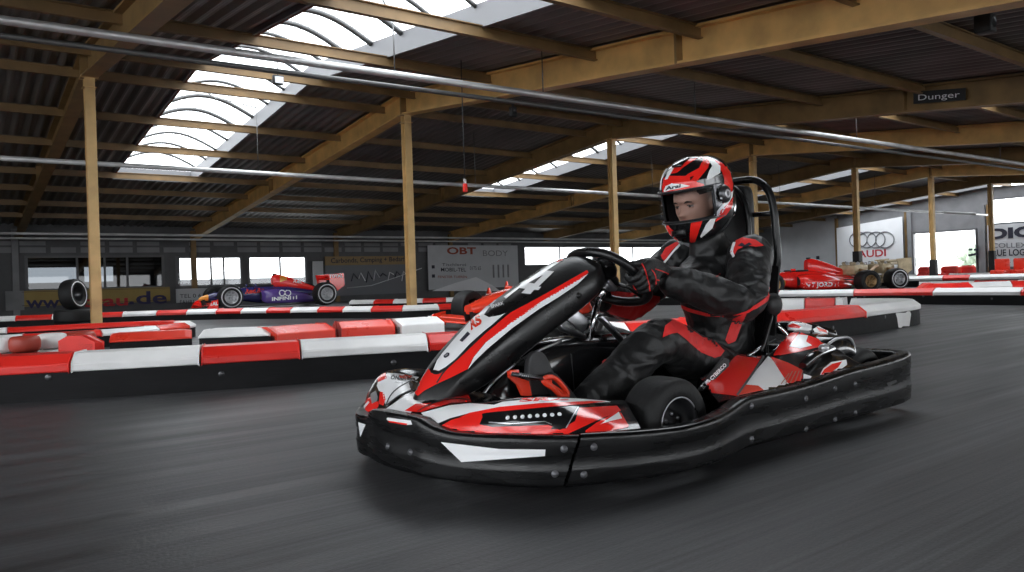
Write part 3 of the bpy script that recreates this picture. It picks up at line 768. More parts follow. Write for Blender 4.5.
# long far barrier in front of the blue car
barrier('far red and white barrier running in front of the blue racing car', [(-3, 19.3), (0, 19.0), (2.6, 18.2), (4.4, 16.9), (5.7, 14.6), (6.6, 12.75), (7.5, 12.3), (8.8, 12.3), (10.2, 12.9)],
        [(.66, R_), (.70, W_)], hb=.12, ht=.225, w=.3, chf=.07, bolts=False)
barrier('rearmost barrier along the back of the track, right of the blue racing car', [(8.4, 18.6), (9.2, 17.1), (10.4, 16.1), (12, 15.7), (15, 16.4), (17, 17.5)],
        [(.8, W_), (.6, R_)], hb=.14, ht=.25, w=.3, chf=.08, bolts=False)
# right side
barrier('long straight barrier in front of the red formula car, right side', [(11.6, 13.8), (12.2, 11.0), (12.55, 9.0), (12.9, 7.6), (13.2, 6.3), (13.0, 4.2), (12.4, 2.0), (11.5, 0)],
        [(1.35, W_), (1.3, R_)], hb=.155, ht=.27, chf=.09, bolts=True)
barrier('farther right barrier, red and white, before the doorway', [(19.0, 9.0), (19.2, 8.2), (18.6, 6.0), (17.2, 3.5)], [(1.2, W_), (1.0, R_)], hb=.15, ht=.28, chf=.1, bolts=False)
barrier('curved red topped barrier between the two right-hand barriers', [(16.2, 7.7), (15.7, 7.3), (15.8, 6.8), (16.6, 6.4), (17.3, 5.4)], [(1.6, R_), (.8, W_), (.9, R_)], hb=.14, ht=.3, chf=.1, bolts=False)
barrier('pale barrier line far back before the doorway', [(25, 15.2), (25.5, 11.2), (25.0, 7.5), (23.0, 4.0)], [(1.6, W_), (1.0, O_), (1.3, W_), (.8, R_)], hb=.2, ht=.36, chf=.1, bolts=False)
barrier('farthest barrier line just inside the doorway', [(31, 19.5), (32, 14.2), (31, 9.5), (29.0, 6.0)], [(1.6, W_), (1.2, R_)], hb=.2, ht=.36, chf=.1, bolts=False)
# red crash blocks
for i, (px, py, d, sx, sz, z) in enumerate(((925, 271, 33, .5, .42, .32), (951, 270.5, 33, .75, .5, .32), (968, 271, 33, .55, .45, .32))):
    r = ray(px, py); c = CAM + r * d; c.z = 0
    m = MB(); m.bbox(c + Vector((0, 0, z)), (.4, sx, z * 2), 'caporange' if i == 1 else 'capred', .08); m.bbox(c + Vector((-.21, 0, z)), (.05, sx * .6, z), 'capred', .02); m.box(c + Vector((0, 0, z * 2 + .01)), (.3, sx * .7, .04), 'capred')
    tag(m.build('crash_block'), ['left of three red crash blocks standing in the doorway', 'middle red crash block in the doorway, the largest', 'right of three red crash blocks standing in the doorway'][i], 'crash block', 'red crash blocks in the doorway')
for i, (px, py) in enumerate(((1000, 276), (1019, 276))):
    r = ray(px, py); c = CAM + r * 26; c.z = 0
    t = thing('seat_block', ['left red plastic seat below the DIC banner', 'right red plastic seat at the frame edge below the DIC banner'][i], 'seat', c, 'red plastic seats under the banner')
    m = MB(); m.bbox(c + Vector((0, 0, .36)), (.50, .46, .22), 'caporange', .05); m.build('seat', t)
    m = MB(); m.bbox(c + Vector((.22, 0, .62)), (.12, .46, .46), 'caporange', .04); m.build('backrest', t)
    m = MB(); m.bbox(c + Vector((0, 0, .13)), (.4, .4, .26), 'black', .02); m.build('base', t)
# tyre stack at the left column
def tyre_obj(c, r, w, axis, lbl, group, rim=None):
    t = thing('tyre', lbl, 'tyre', (c[0], c[1], c[2] - (r if abs(axis[2]) < .5 else w / 2)), group); tyre(Vector(c), r, w, axis).build('tread', t)
    b = MB(); ri = r * .53
    b.lathe([(ri * .99, -w * .4), (ri * .9, -w * .1), (ri * .9, w * .1), (ri * .99, w * .4)], c, axis, 'darksteel', 24); b.build('inner_liner', t)
    return t
q = uz(70, 326, .0); q = Vector((1.52, 13.6, 0))
for i in range(2): tyre_obj((q.x, q.y, .1 + i * .196), .28, .19, (0, 0, 1), ['bottom black slick tyre lying flat in the stack', 'second black slick tyre lying flat, under the upright one'][i], 'stacked black tyres')
t = tyre_obj((q.x, q.y, .39 + .24), .24, .2, (.75, -.6, .1), 'upright black slick tyre standing on top of the stack', 'stacked black tyres')
b = MB(); ax = Vector((.75, -.6, .1)).normalized(); cc = Vector((q.x, q.y, .63)); b.lathe([(.18, .098), (.195, .100), (.2, .094)], cc, ax, 'inkwhite', 32); b.build('sidewall_stripe', t)

# ================================================================ FORMULA CARS
def formula(name, lbl, rear, ln=4.6, sc=1.0, ang=pi, C=None, wheel_r=.33, wing=True, decals=None, cover=True, group=None, nose=True, z0=0.0, no_front=False, nf=1.0, ns=1.0):
    """local frame: x forward (nose), y left, z up, origin under the rear axle"""
    R = Matrix.Rotation(ang, 3, 'Z'); o = Vector(rear)
    def T(x, y, z):
        if x > 3: x = 3 + (x - 3) * ns
        return o + R @ Vector((x * sc, y * sc, z * sc + z0))
    t = thing(name, lbl, 'racing car', o, group)
    def sec(x, hw, zb, zt, rnd=.6, n=20):
        out = []
        for i in range(n):
            a = 2 * pi * i / n; ca, sa = cos(a), sin(a); e = rnd
            out.append(T(x, hw * math.copysign(abs(ca) ** e, ca), (zb + zt) / 2 + (zt - zb) / 2 * math.copysign(abs(sa) ** e, sa)))
        return out
    def loft(ctrl, m, n=5, sub=None):
        P = crm(ctrl, n); b = MB(); rows = [sec(*p) for p in P]; b.grid(rows, m, closed_v=True)
        for rr, rev in ((rows[0], True), (rows[-1], False)):
            k = len(b.v); c = sum(rr, Vector()) / len(rr); b.add(rr + [c], [((i + 1) % len(rr), i, len(rr)) if not rev else (i, (i + 1) % len(rr), len(rr)) for i in range(len(rr))], m)
        return b
    body = loft([(3.55 if nose else 2.2, .05 * nf, .30 - .06 * (nf - 1), .37 + .06 * (nf - 1)), (3.3, .10 * nf, .27, .43 + .05 * (nf - 1)), (2.8, .16 * nf, .24, .52 + .10 * (nf - 1)), (2.2, .22 * nf, .2, .60 + .1 * (nf - 1)), (1.75, .28, .14, .64), (1.35, .34, .12, .62), (.9, .36, .12, .60), (.4, .26, .14, .52), (-.15, .14, .2, .42)] if nose else
                [(2.2, .22, .2, .60), (1.75, .28, .14, .64), (1.35, .34, .12, .62), (.9, .36, .12, .60), (.4, .26, .14, .52), (-.15, .14, .2, .42)], C['body'])
    if decals: decals(body, T, 'body')
    body.build('bodywork', t)
    if nose and 'nose' in C:
        b = loft([(3.72, .03, .28, .33), (3.6, .065, .27, .385), (3.42, .095, .264, .415), (3.3, .115, .262, .44)], C['nose']); b.build('nose_cone', t)
    for s in (1, -1):
        b = MB(); rows = []
        for (x, y0, y1, zb, zt) in crm([(1.80, .34, .50, .24, .48), (1.7, .30, .64, .14, .53), (1.4, .28, .70, .12, .55), (1.0, .25, .66, .12, .50), (.5, .2, .5, .12, .40), (.15, .12, .3, .12, .30)], 4):
            rows.append([T(x, s * y, z) for y, z in ((y0, zb), (y1 - .05, zb), (y1, zb + .06), (y1, zt - .10), (y1 - .08, zt - .02), (y0, zt))])
        b.grid(rows, C['pod'], closed_v=True); e = len(b.v); b.add(rows[0], [(0, 1, 2, 3, 4, 5)], 'black'); 
        if decals: decals(b, T, 'pod' + ('L' if s > 0 else 'R'))
        b.build('sidepod', t)
    # airbox and engine cover
    if cover:
        b = loft([(1.32, .10, .56, .93, .8), (1.2, .13, .54, .96, .8), (1.0, .12, .5, .93, .8), (.6, .09, .45, .80, .8), (.2, .06, .38, .64, .8), (-.15, .04, .3, .5, .8)], C['cover'])
        if decals: decals(b, T, 'cover')
        b.build('engine_cover', t)
        b = MB(); b.box(T(1.24, 0, .965), (.10, .08, .05), 'black'); b.build('roll_camera', t)
    # cockpit rim, driver opening, mirrors
    b = MB(); b.tube([T(1.62 + .32 * cos(a), .2 * sin(a), .635) for a in [2 * pi * i / 20 for i in range(20)]], .03 * sc, 'black', 6, closed=True); b.build('cockpit_rim', t)
    b = MB(); b.ellipsoid(T(1.6, 0, .615), (.3 * sc, .18 * sc, .03), 'black', 14, 6); b.build('cockpit', t)
    for s in (1, -1):
        b = MB(); b.bbox(T(1.95, s * .42, .66), (.05, .14, .07), C['body'], .015); b.cyl(T(1.9, s * .2, .6), T(1.95, s * .4, .65), .01, 'black', 6); b.build('mirror', t)
    b = MB(); b.prism([T(2.9, -.3, .05), T(2.1, -.65, .05), T(-.2, -.65, .05), T(-.2, .65, .05), T(2.1, .65, .05), T(2.9, .3, .05)], (0, 0, .03), 'black'); b.build('floor_plank', t)
    # wheels
    for (x, s, w, r) in ((0, 1, .37, wheel_r), (0, -1, .37, wheel_r), (2.75, 1, .30, wheel_r * .98), (2.75, -1, .30, wheel_r * .98)):
        if no_front and x > 1: continue
        c = T(x, s * .73, wheel_r); ax = R @ Vector((0, s, 0))
        b = tyre(c, r * sc, w * sc, ax); b.lathe([(r * sc * .74, w * sc * .5), (r * sc * .80, w * sc * .502), (r * sc * .82, w * sc * .495)], c, ax, C.get('stripe', 'silver'), 28)
        wo = b.build('wheel', t)
        b = MB(); rr = r * sc * .54; W2 = w * sc / 2
        b.lathe([(rr * 1.02, W2 * .92), (rr * .92, W2 * .95), (rr * .86, W2 * .55), (rr * .25, W2 * .35), (rr * .22, W2 * .8), (0, W2 * .82)], c, ax, C['rim'], 28)
        px = ax.cross(Vector((0, 0, 1)))
        for i in range(8):
            a = 2 * pi * i / 8; d = px * cos(a) + Vector((0, 0, 1)) * sin(a); b.tube([c + ax * W2 * .75 + d * rr * .2, c + ax * W2 * .8 + d * rr * .9], rr * .07, C['rim'], 6)
        b.build('rim', wo)
        for (dx, zz) in ((.28, .16), (-.28, .16), (.28, .32), (-.22, .36)):
            b = MB(); b.cyl(T(x + dx + (0 if x else .1), s * .18, zz + .04), T(x, s * .6, zz * .9 + .06), .014 * sc, 'black', 6); b.build('wishbone', t)
    # front wing
    if nose:
        for (x, z, ch, m) in ((3.55, .10, .20, C['wing']), (3.38, .15, .14, C['wing'])):
            b = MB(); rows = []
            for y in (-.86, -.5, -.2, 0, .2, .5, .86):
                zz = z + .05 * abs(y); rows.append([T(x + ch / 2, y, zz), T(x, y, zz + .02), T(x - ch / 2, y, zz + .06), T(x - ch / 2, y, zz + .045), T(x, y, zz)])
            b.grid(rows, m, closed_v=True)
            if decals: decals(b, T, 'wing')
            b.build('front_wing', t)
        for s in (1, -1):
            b = MB(); b.prism([T(3.75, s * .86, .05), T(3.2, s * .86, .05), T(3.2, s * .86, .30), T(3.5, s * .86, .26)], R @ Vector((0, .02 * s, 0)), C['wing'])
            if decals: decals(b, T, 'fend')
            b.build('wing_endplate', t)
            b = MB(); b.prism([T(3.6, s * .07, .30), T(3.45, s * .07, .3), T(3.4, s * .07, .14), T(3.55, s * .07, .14)], R @ Vector((0, .015, 0)), 'black'); b.build('wing_pylon', t)
    if wing:
        for (x, z, ch) in ((-.42, .80, .26), (-.58, .88, .16)):
            b = MB(); b.bbox(T(x, 0, z), (ch * sc, .96 * sc, .03), C['rwing'], .01, R @ Matrix.Rotation(.3, 3, 'Y')); b.build('rear_wing', t)
        for s in (1, -1):
            b = MB(); b.prism([T(-.22, s * .49, .92), T(-.72, s * .49, .95), T(-.74, s * .49, .58), T(-.5, s * .49, .42), T(-.28, s * .49, .62)], R @ Vector((0, .02 * s, 0)), C['rwing'])
            if decals: decals(b, T, 'rend' + ('L' if s > 0 else 'R'))
            b.build('rear_endplate', t)
        b = MB(); b.box(T(-.42, 0, .6), (.1, .03, .4), 'black'); b.build('wing_support', t)
    return t, T, R
# blue car on the left, behind the far barrier
def rb(b, T, part):
    try:
        if part == 'podL':
            bv = b.bvh()
            b.textdecal('INFINITI', (272, 300.8), (25, -1.8), (0, -3.6), 'inkwhite', bv, bold=.03)
            for i in (-1, 1): b.stroke([(285 + i * (2.9 - 2.9 * cos(a)), 293 + 2.8 * sin(a)) for a in [2 * pi * j / 14 for j in range(15)]], .8, 'inkwhite', bv, res=.6)
        if part == 'body': b.textdecal('RedBull', (245, 293.5), (22, -1.6), (0, -4.6), 'capred', bold=.05)
        if part == 'cover':
            bv = b.bvh(); b.textdecal('RedBull', (293, 282.5), (19, 1.6), (0, -3.4), 'inkwhite', bv, bold=.03)
            b.decal([(280, 268), (285, 268), (287, 280), (280, 282)], 'yellow', bv, res=1)
        if part == 'rendL': b.textdecal('TOTAL', (329, 277.5), (14, -.3), (0, -3), 'inkwhite', bold=.05)
        if part == 'fend': b.textdecal('TOTAL', (203, 306), (15, -1), (0, -3.2), 'inkwhite', bold=.05)
    except ValueError: pass
Cb = dict(body='navy', pod='purple', cover='red', rim='silver', wing='red', rwing='red', nose='yellow', stripe='silver')
t, T, R = formula('formula_car', 'dark blue and purple formula car with red engine cover and yellow nose, left background', (8.2, 20.4, .12), ang=pi, sc=.92, C=Cb, wheel_r=.345, ns=.55, decals=rb)
m = MB(); m.bbox((6.9, 20.4, .06), (4.9, 2.2, .12), 'wall_mid', .02); tag(m.build('display_platform'), 'low grey platform under the dark blue formula car', 'platform')
# red car on the right
Cr = dict(body='red', pod='red', cover='red', rim='bronze', wing='red', rwing='gold', stripe='black')
Cg0 = None
def rear_at(px, d, ang, sc):
    c = CAM + ray(px, 281) * d - Matrix.Rotation(ang, 3, 'Z') @ Vector((0, .73 * sc, 0)); return (c.x, c.y, 0)
def fe2(b, T, part):
    if part == 'podL': b.textdecal('Tiv 7 JORDIN', (802, 287.4), (37, -1.4), (0, -4.4), 'inkwhite', bold=.03)
    if part == 'body': b.decal([(781.5, 281), (785.5, 280.5), (785.5, 285), (783.5, 287), (781.5, 285)], 'yellow', res=1)
t, T, R = formula('formula_car', 'bright red formula car with yellow shield, behind the straight right-hand barrier', rear_at(867, 20.6, pi - .45, 1.02), ang=pi - .45, sc=1.02, C=Cr, wheel_r=.30, decals=fe2, wing=False)
EC = t.location.copy()
# bare engine behind the red car's cover
def engine(t, o, m='gold', n=0):
    b = MB(); b.bbox(o, (.7, .5, .3), m, .04); b.build('engine_block', t)
    for i in range(3):
        for s in (-1, 1):
            b = MB(); b.tube([o + Vector((-.22 + i * .2, s * .12, .12)), o + Vector((-.22 + i * .2, s * .15, .18)), o + Vector((-.20 + i * .2, s * .17, .20))], .05, 'silver' if i % 2 else m, 8); b.build('intake_trumpet', t)
    for s in (-1, 1):
        b = MB(); b.tube(crm([(o.x - .2, o.y + s * .3, o.z), (o.x + .1, o.y + s * .42, o.z - .05), (o.x + .5, o.y + s * .34, o.z + .06), (o.x + .75, o.y + s * .3, o.z + .1)], 5), .045, 'bronze', 8); b.build('exhaust_pipe', t)
engine(t, EC + Vector((.1, -.05, .62)))
Cg = dict(body='gold', pod='gold', cover='gold', rim='silver', wing='gold', rwing='gold', stripe='silver')
t, T, R = formula('formula_car', 'tan and gold stripped formula car with bare engine, rightmost, beyond the red one', rear_at(896, 22.6, pi - .45, 1.0), ang=pi - .45, sc=1.0, C=Cg, wheel_r=.32, cover=False, no_front=True, nose=False)
EC = t.location; engine(t, EC + Vector((.1, 0, .64)), 'gold'); engine(t, EC + Vector((-.75, .38, .62)), 'gold')
# orange-red car behind the kart's nose
Co = dict(body='redo', pod='redo', cover='redo', rim='darksteel', wing='redo', rwing='redo', stripe='rubber')
dirn = pi + .25; sc_ = .78
q = CAM + ray(466, 312) * 9.9 - Vector((cos(dirn), sin(dirn), 0)) * 3.6 * sc_
t, T, R = formula('formula_car', 'orange-red formula car nose and front wing showing left of the kart fairing', (q.x, q.y, 0), ang=dirn, sc=sc_, C=Co, wheel_r=.33, cover=False, wing=False, nf=1.7)
# traffic cone
c = uy(507, 292, 17.0); c.z = 0
for i, (px, h_) in enumerate(((507, .62), (489, .45))):
    c = uy(px, 292, 17.0 + i * .8); c.z = 0
    t = thing('traffic_cone', ['taller orange traffic cone above the kart nose', 'smaller orange traffic cone left of the taller one'][i], 'cone', c, 'orange cones at the back of the track')
    b = MB(); b.lathe([(.17, .03), (.1, h_ * .45), (.03, h_), (0, h_ + .005)], c, (0, 0, 1), 'redo', 20); b.build('cone_body', t)
    b = MB(); b.lathe([(.115, h_ * .40), (.085, h_ * .62)], c, (0, 0, 1), 'white', 20); b.build('reflective_band', t)
    b = MB(); b.bbox(c + Vector((0, 0, .015)), (.4, .4, .03), 'black', .01); b.build('base', t)
# ================================================================ THE KART
kart = thing('go_kart', 'black, red and white racing go-kart with number 4 fairing, driven in the foreground', 'go-kart', (2.2, 2.2, 0))
YK = 2.2                                     # centre line of the kart; it drives towards -X, its left side faces the camera
def V(*a): return Vector(a)
# ---- moulded bumper belt
def belt(ctrl, n=6, th=.055, close_caps=True, m='belt', sh0=0, sh1=0):
    P = crm(ctrl, n); b = MB(); rows = []
    for i, p in enumerate(P):
        a = Vector(P[max(i - 1, 0)][:2]); c = Vector(P[min(i + 1, len(P) - 1)][:2]); t = (c - a).normalized(); nr = Vector((t.y, -t.x))
        x, y, zb, zt = p; h = zt - zb
        prof = [(-.03, zb), (-.008, zb), (-.001, zb + .006), (0, zb + .012), (.003, zb + h * .30), (.003, zb + h * .34), (.0, zb + h * .40), (.0, zb + h * .62), (.003, zb + h * .68), (.004, zt - .018), (.003, zt - .009), (-.001, zt - .003), (-.008, zt), (-.014, zt), (-th * .7, zt - .002), (-th + .004, zt - .004), (-th, zt - .012), (-th, zb + .02)]
        k0 = sh0 * max(0, 1 - i / 5) + sh1 * max(0, 1 - (len(P) - 1 - i) / 5)
        rows.append([V(x + nr.x * o - t.x * k0 * ((zt - z) / h - .35), y + nr.y * o - t.y * k0 * ((zt - z) / h - .35), z) for o, z in prof])
    b.grid(rows, m, closed_v=True); k = len(prof); e = (len(rows) - 1) * k
    b.add(rows[0], [tuple(range(k))], m, False); b.add(rows[-1], [tuple(reversed(range(k)))], m, False)
    return b
# travel order keeps the outside on the right hand: far side -> front -> near side -> rear
front = [(1.62, 2.86, .05, .185), (1.45, 2.80, .05, .19), (1.33, 2.68, .05, .195), (1.245, 2.63, .046, .192), (1.155, 2.515, .045, .186), (1.108, 2.42, .045, .184), (1.10, 2.33, .045, .188), (1.092, 2.28, .045, .214), (1.087, 2.23, .045, .22),
         (1.09, 2.12, .045, .222), (1.105, 2.02, .045, .22), (1.112, 1.98, .045, .212), (1.127, 1.935, .045, .197), (1.15, 1.87, .045, .188), (1.19, 1.785, .045, .188), (1.235, 1.715, .045, .190), (1.29, 1.65, .045, .19), (1.365, 1.59, .045, .188)]
# outside must lie on the right-hand side of travel: check by reversing when needed
fb = belt(front, sh1=.05)
bv = fb.bvh()
fb.decal([(441, 442), (461.5, 462), (545, 456), (545.5, 449.5), (500, 449)], 'white', bv)
fb.decal([(358.5, 422), (366, 424.5), (360.5, 437)], 'white', bv)
fb.decal([(388, 417.5), (411, 420.5), (412.5, 424.5), (407, 425), (390, 422), (386.5, 419)], 'white', bv, res=1.5)
fb.decal([(388, 420.5), (408, 423.5), (407, 425), (390, 422.3)], 'red', bv, off=.002, res=1.5)
fb.build('front_bumper', kart)
def bolt(px, py, host_bvh, r=.0105, par=None, m='boltgrey'):
    d = ray(px, py).normalized(); h = host_bvh.ray_cast(CAM, d)
    if h[0] is None: return
    nn = h[1] if h[1].dot(d) < 0 else -h[1]
    b = MB(); b.lathe([(0, .006), (r * .55, .006), (r * .6, .0035), (r * .9, .0035), (r, 0)], h[0], nn, m, 14); b.build('bolt', par or kart)
for q in ((388, 446), (410.5, 452), (564, 449), (555, 474)): bolt(q[0], q[1], bv)
near = [(1.375, 1.588, .045, .19), (1.46, 1.555, .045, .188), (1.553, 1.522, .045, .184), (1.70, 1.492, .045, .181), (1.82, 1.492, .045, .184), (1.91, 1.507, .046, .188), (1.98, 1.525, .047, .195), (2.03, 1.535, .048, .205), (2.10, 1.542, .05, .2155), (2.27, 1.548, .05, .217), (2.48, 1.553, .055, .224), (2.72, 1.556, .06, .242),
        (2.95, 1.56, .06, .25), (3.14, 1.57, .06, .258), (3.28, 1.60, .062, .262), (3.355, 1.66, .065, .262), (3.375, 1.78, .065, .26)]
nb = belt(near, sh0=.05); bvn = nb.bvh()
nb.decal([(886, 383), (896, 379.5), (897, 382), (888, 387)], 'black', bvn, res=1.5)
nb.build('side_bumper', kart)
for q in ((594, 447), (584, 474.5), (751.5, 406), (751.5, 439), (806, 398.5), (806, 429), (835, 388.5), (835, 419.5), (855, 384), (855, 412.5)): bolt(q[0], q[1], bvn)
belt([(3.375, 1.79, .065, .26), (3.38, 2.0, .07, .26), (3.38, 2.4, .07, .26), (3.36, 2.68, .07, .26), (3.24, 2.78, .075, .26), (3.1, 2.83, .07, .25)]).build('rear_bumper', kart)
belt([(3.09, 2.832, .07, .25), (2.7, 2.845, .06, .24), (2.2, 2.855, .05, .215), (1.9, 2.90, .045, .185), (1.63, 2.865, .045, .185)]).build('side_bumper', kart)

# ---- floor pan and frame tubes
b = MB(); b.prism([V(1.3, 2.0, .04), V(1.42, 1.72, .04), V(2.0, 1.68, .04), V(2.3, 1.72, .04), V(2.95, 1.75, .04), V(2.95, 2.65, .04), V(2.3, 2.68, .04), V(1.42, 2.68, .04), V(1.3, 2.4, .04)], (0, 0, .012), 'blackp'); b.build('floor_pan', kart)
for pts in ([V(1.25, 1.95, .08), V(1.6, 1.88, .08), V(2.1, 1.82, .08), V(2.6, 1.84, .08), V(3.2, 1.9, .08)], [V(1.25, 2.45, .08), V(1.6, 2.52, .08), V(2.1, 2.58, .08), V(2.6, 2.56, .08), V(3.2, 2.5, .08)]):
    b = MB(); b.tube([V(*p) for p in crm([tuple(p) for p in pts], 5)], .015, 'darksteel', 8); b.build('frame_rail', kart)
for x in (1.55, 2.15, 2.9):
    b = MB(); b.tube([V(x, 1.88, .075), V(x, 2.52, .075)], .014, 'darksteel', 8); b.build('cross_member', kart)
b = MB(); b.tube([V(3.1, 1.72, .14), V(3.1, 2.68, .14)], .018, 'steel', 12); b.build('rear_axle', kart)

# ---- front bodywork: wraps from the far wheel round the nose to the near wheel
#      each station: outer low point O, shoulder M, ridge R, inner drop I
ST = [((1.72, 2.80, .175), (1.74, 2.74, .205), (1.76, 2.64, .215), (1.76, 2.60, .10)),
      ((1.55, 2.79, .185), (1.56, 2.72, .235), (1.57, 2.62, .262), (1.58, 2.57, .12)),
      ((1.34, 2.70, .18), (1.35, 2.71, .245), (1.42, 2.59, .292), (1.48, 2.53, .16)),
      ((1.22, 2.585, .17), (1.245, 2.60, .235), (1.31, 2.56, .297), (1.44, 2.47, .22)),
      ((1.155, 2.47, .17), (1.19, 2.47, .225), (1.27, 2.43, .283), (1.43, 2.40, .235)),
      ((1.15, 2.36, .19), (1.17, 2.355, .22), (1.235, 2.34, .262), (1.42, 2.32, .245)),
      ((1.12, 2.20, .19), (1.14, 2.20, .212), (1.21, 2.20, .243), (1.40, 2.20, .25)),
      ((1.14, 2.03, .19), (1.16, 2.035, .212), (1.225, 2.04, .243), (1.40, 2.07, .255)),
      ((1.19, 1.88, .183), (1.205, 1.90, .215), (1.26, 1.94, .252), (1.42, 2.0, .24)),
      ((1.25, 1.775, .183), (1.258, 1.795, .225), (1.29, 1.85, .266), (1.44, 1.93, .21)),
      ((1.315, 1.69, .183), (1.31, 1.72, .235), (1.335, 1.79, .277), (1.46, 1.87, .17)),
      ((1.40, 1.615, .183), (1.395, 1.655, .235), (1.41, 1.765, .273), (1.50, 1.84, .15)),
      ((1.47, 1.585, .182), (1.49, 1.63, .225), (1.52, 1.76, .256), (1.58, 1.82, .12)),
      ((1.535, 1.565, .18), (1.57, 1.62, .205), (1.64, 1.755, .237), (1.66, 1.80, .11)),
      ((1.60, 1.56, .179), (1.63, 1.61, .199), (1.715, 1.75, .228), (1.735, 1.79, .10))]
cols_ = [crm([s[k] for s in ST], 6) for k in range(4)]
rows = []
for i in range(len(cols_[0])):
    r = [cols_[k][i] for k in range(4)]; rows.append([V(*p) for p in crm(r, 6)])
cw = MB(); cw.grid(rows, 'blackg'); bvc = cw.bvh(); cw.inner_copy(.004, 'blackg')
def D(poly, m, off=.0012, res=2.0, curve=0): cw.decal(poly, m, bvc, off, res, curve=curve)
# near pod
D([(436, 428.5), (452, 420), (470, 415), (482, 413), (483, 420), (480, 424.5), (493, 427), (549, 425), (560, 430), (575, 421), (579, 408), (617, 406), (621, 411), (598, 420), (570, 433), (549, 438.5), (500, 438), (462, 434)], 'red')
D([(421, 413), (450, 405.5), (470, 403.5), (494, 405), (503, 402), (540, 398), (575, 398.5), (606, 401), (611, 402.3), (580, 404), (530, 406), (488, 411), (470, 413), (450, 418.5), (437, 424), (432, 424.5)], 'white')
D([(470, 413), (500, 407), (540, 403.5), (590, 401.5), (606, 402), (585, 404.5), (540, 408), (500, 411.5), (487, 413), (478, 415), (460, 417.5)], 'red', .0018)
cw.textdecal('SRZ', (519, 402.2), (50, -1.6), (2.5, -3.6), 'red', bvc, .0026, bold=.04)
D([(480, 424.5), (484, 414.5), (577, 407), (566, 428.5), (551, 429.5), (553.5, 424.5), (550, 423), (485, 425)], 'blackg', .0022)
cw.stroke([(578, 407.5), (566, 428)], 1.1, 'silver', bvc, .003)
cw.stroke([(489, 422.5), (511, 423.8)], 1.1, 'steel', bvc, .003); cw.stroke([(509, 423.8), (545, 421.5), (552, 424.5)], .8, 'steel', bvc, .003)
D([(585, 431), (596, 423), (616, 412.5), (621, 413), (628.5, 425.5), (628, 427.5), (605, 432), (586, 433.5)], 'red')
D([(600, 424.5), (618.5, 412.5), (622, 418.8), (610, 421.5)], 'white', .002)
# middle of the nose
D([(386, 409), (402, 398), (416, 392), (425, 401), (417, 406), (410, 414), (398, 412)], 'white')
D([(405, 411), (416, 404), (432, 403.5), (446, 399), (452, 397), (467, 391.5), (471.5, 402), (450, 404), (432, 409), (421, 412.5), (412, 412)], 'red', .002)
D([(436, 392), (452, 388.5), (466, 389.5), (467, 390.5), (445, 397), (432, 401.5), (425, 401)], 'blackg', .002)
D([(437, 394), (447, 390.5), (447, 392.5), (440, 395.5)], 'white', .003)
cw.stroke([(418, 412), (432, 404.5), (452, 399.5), (470, 400.5)], .9, 'black', bvc, .0035, curve=4)
D([(387, 373), (400, 374), (419, 377), (416, 380), (407, 384), (396, 390), (390, 399), (386, 405), (384, 400), (382, 388)], 'white')
D([(404, 375), (412, 376), (410, 378.5), (405, 377.5)], 'redo', .002)
D([(386.5, 404), (392, 394), (400, 387), (408, 382.5), (411, 390), (398, 397), (389, 404.5), (387, 407)], 'white', .002)
cw.stroke([(386, 407), (391, 396), (399, 388), (412, 380.5)], 1.2, 'black', bvc, .003, curve=4)
cw.stroke([(386, 406.5), (398, 397), (411, 390.5)], 1.0, 'black', bvc, .003, curve=4)
D([(409, 382.5), (419, 379), (420, 388), (414, 391), (410, 389)], 'blackg', .0026)
cw.textdecal('ÖNAH', (390.5, 379.8), (15, 1.2), (1, -4), 'ink', bvc, .003, bold=.03)
D([(399, 376), (407, 376.5), (406.5, 379.5), (399.5, 378.5)], 'redo', .0032)
cw.textdecal('racing', (395, 383.5), (8, .6), (.3, -2), 'inkgrey', bvc, .003)
# far corner of the nose
D([(377.5, 379), (380, 375.5), (385.5, 372.5), (387, 378.5), (378, 382.5)], 'red')
D([(378, 382.5), (387, 378.5), (387, 394), (379, 391), (377, 386)], 'white')
D([(380, 392), (384, 392), (386, 400), (383.5, 406), (379, 404)], 'red')
D([(360.5, 408), (365, 400.5), (371, 396.5), (373, 403), (378.5, 401), (379, 406), (374, 413), (364, 412.5)], 'red')
D([(371, 394), (376, 391), (378, 397), (377.5, 401), (372.5, 404), (371, 399)], 'silver', .002)
cw.stroke([(362, 410.5), (369.5, 402)], 2.0, 'white', bvc, .003)
co_ = cw.build('front_bodywork', kart)
# row of lights moulded in the pod
for i in range(8):
    px = 508.0 + i * 7.35; py = 418 - i * .48
    d = ray(px, py).normalized(); h = bvc.ray_cast(CAM, d)
    if h[0]:
        nn = h[1] if h[1].dot(d) < 0 else -h[1]
        b = MB(); b.lathe([(0, .0055), (.0045, .005), (.0060, .0035), (.0065, .002)], h[0], nn, 'inkwhite', 12); b.build('round_vent', co_)

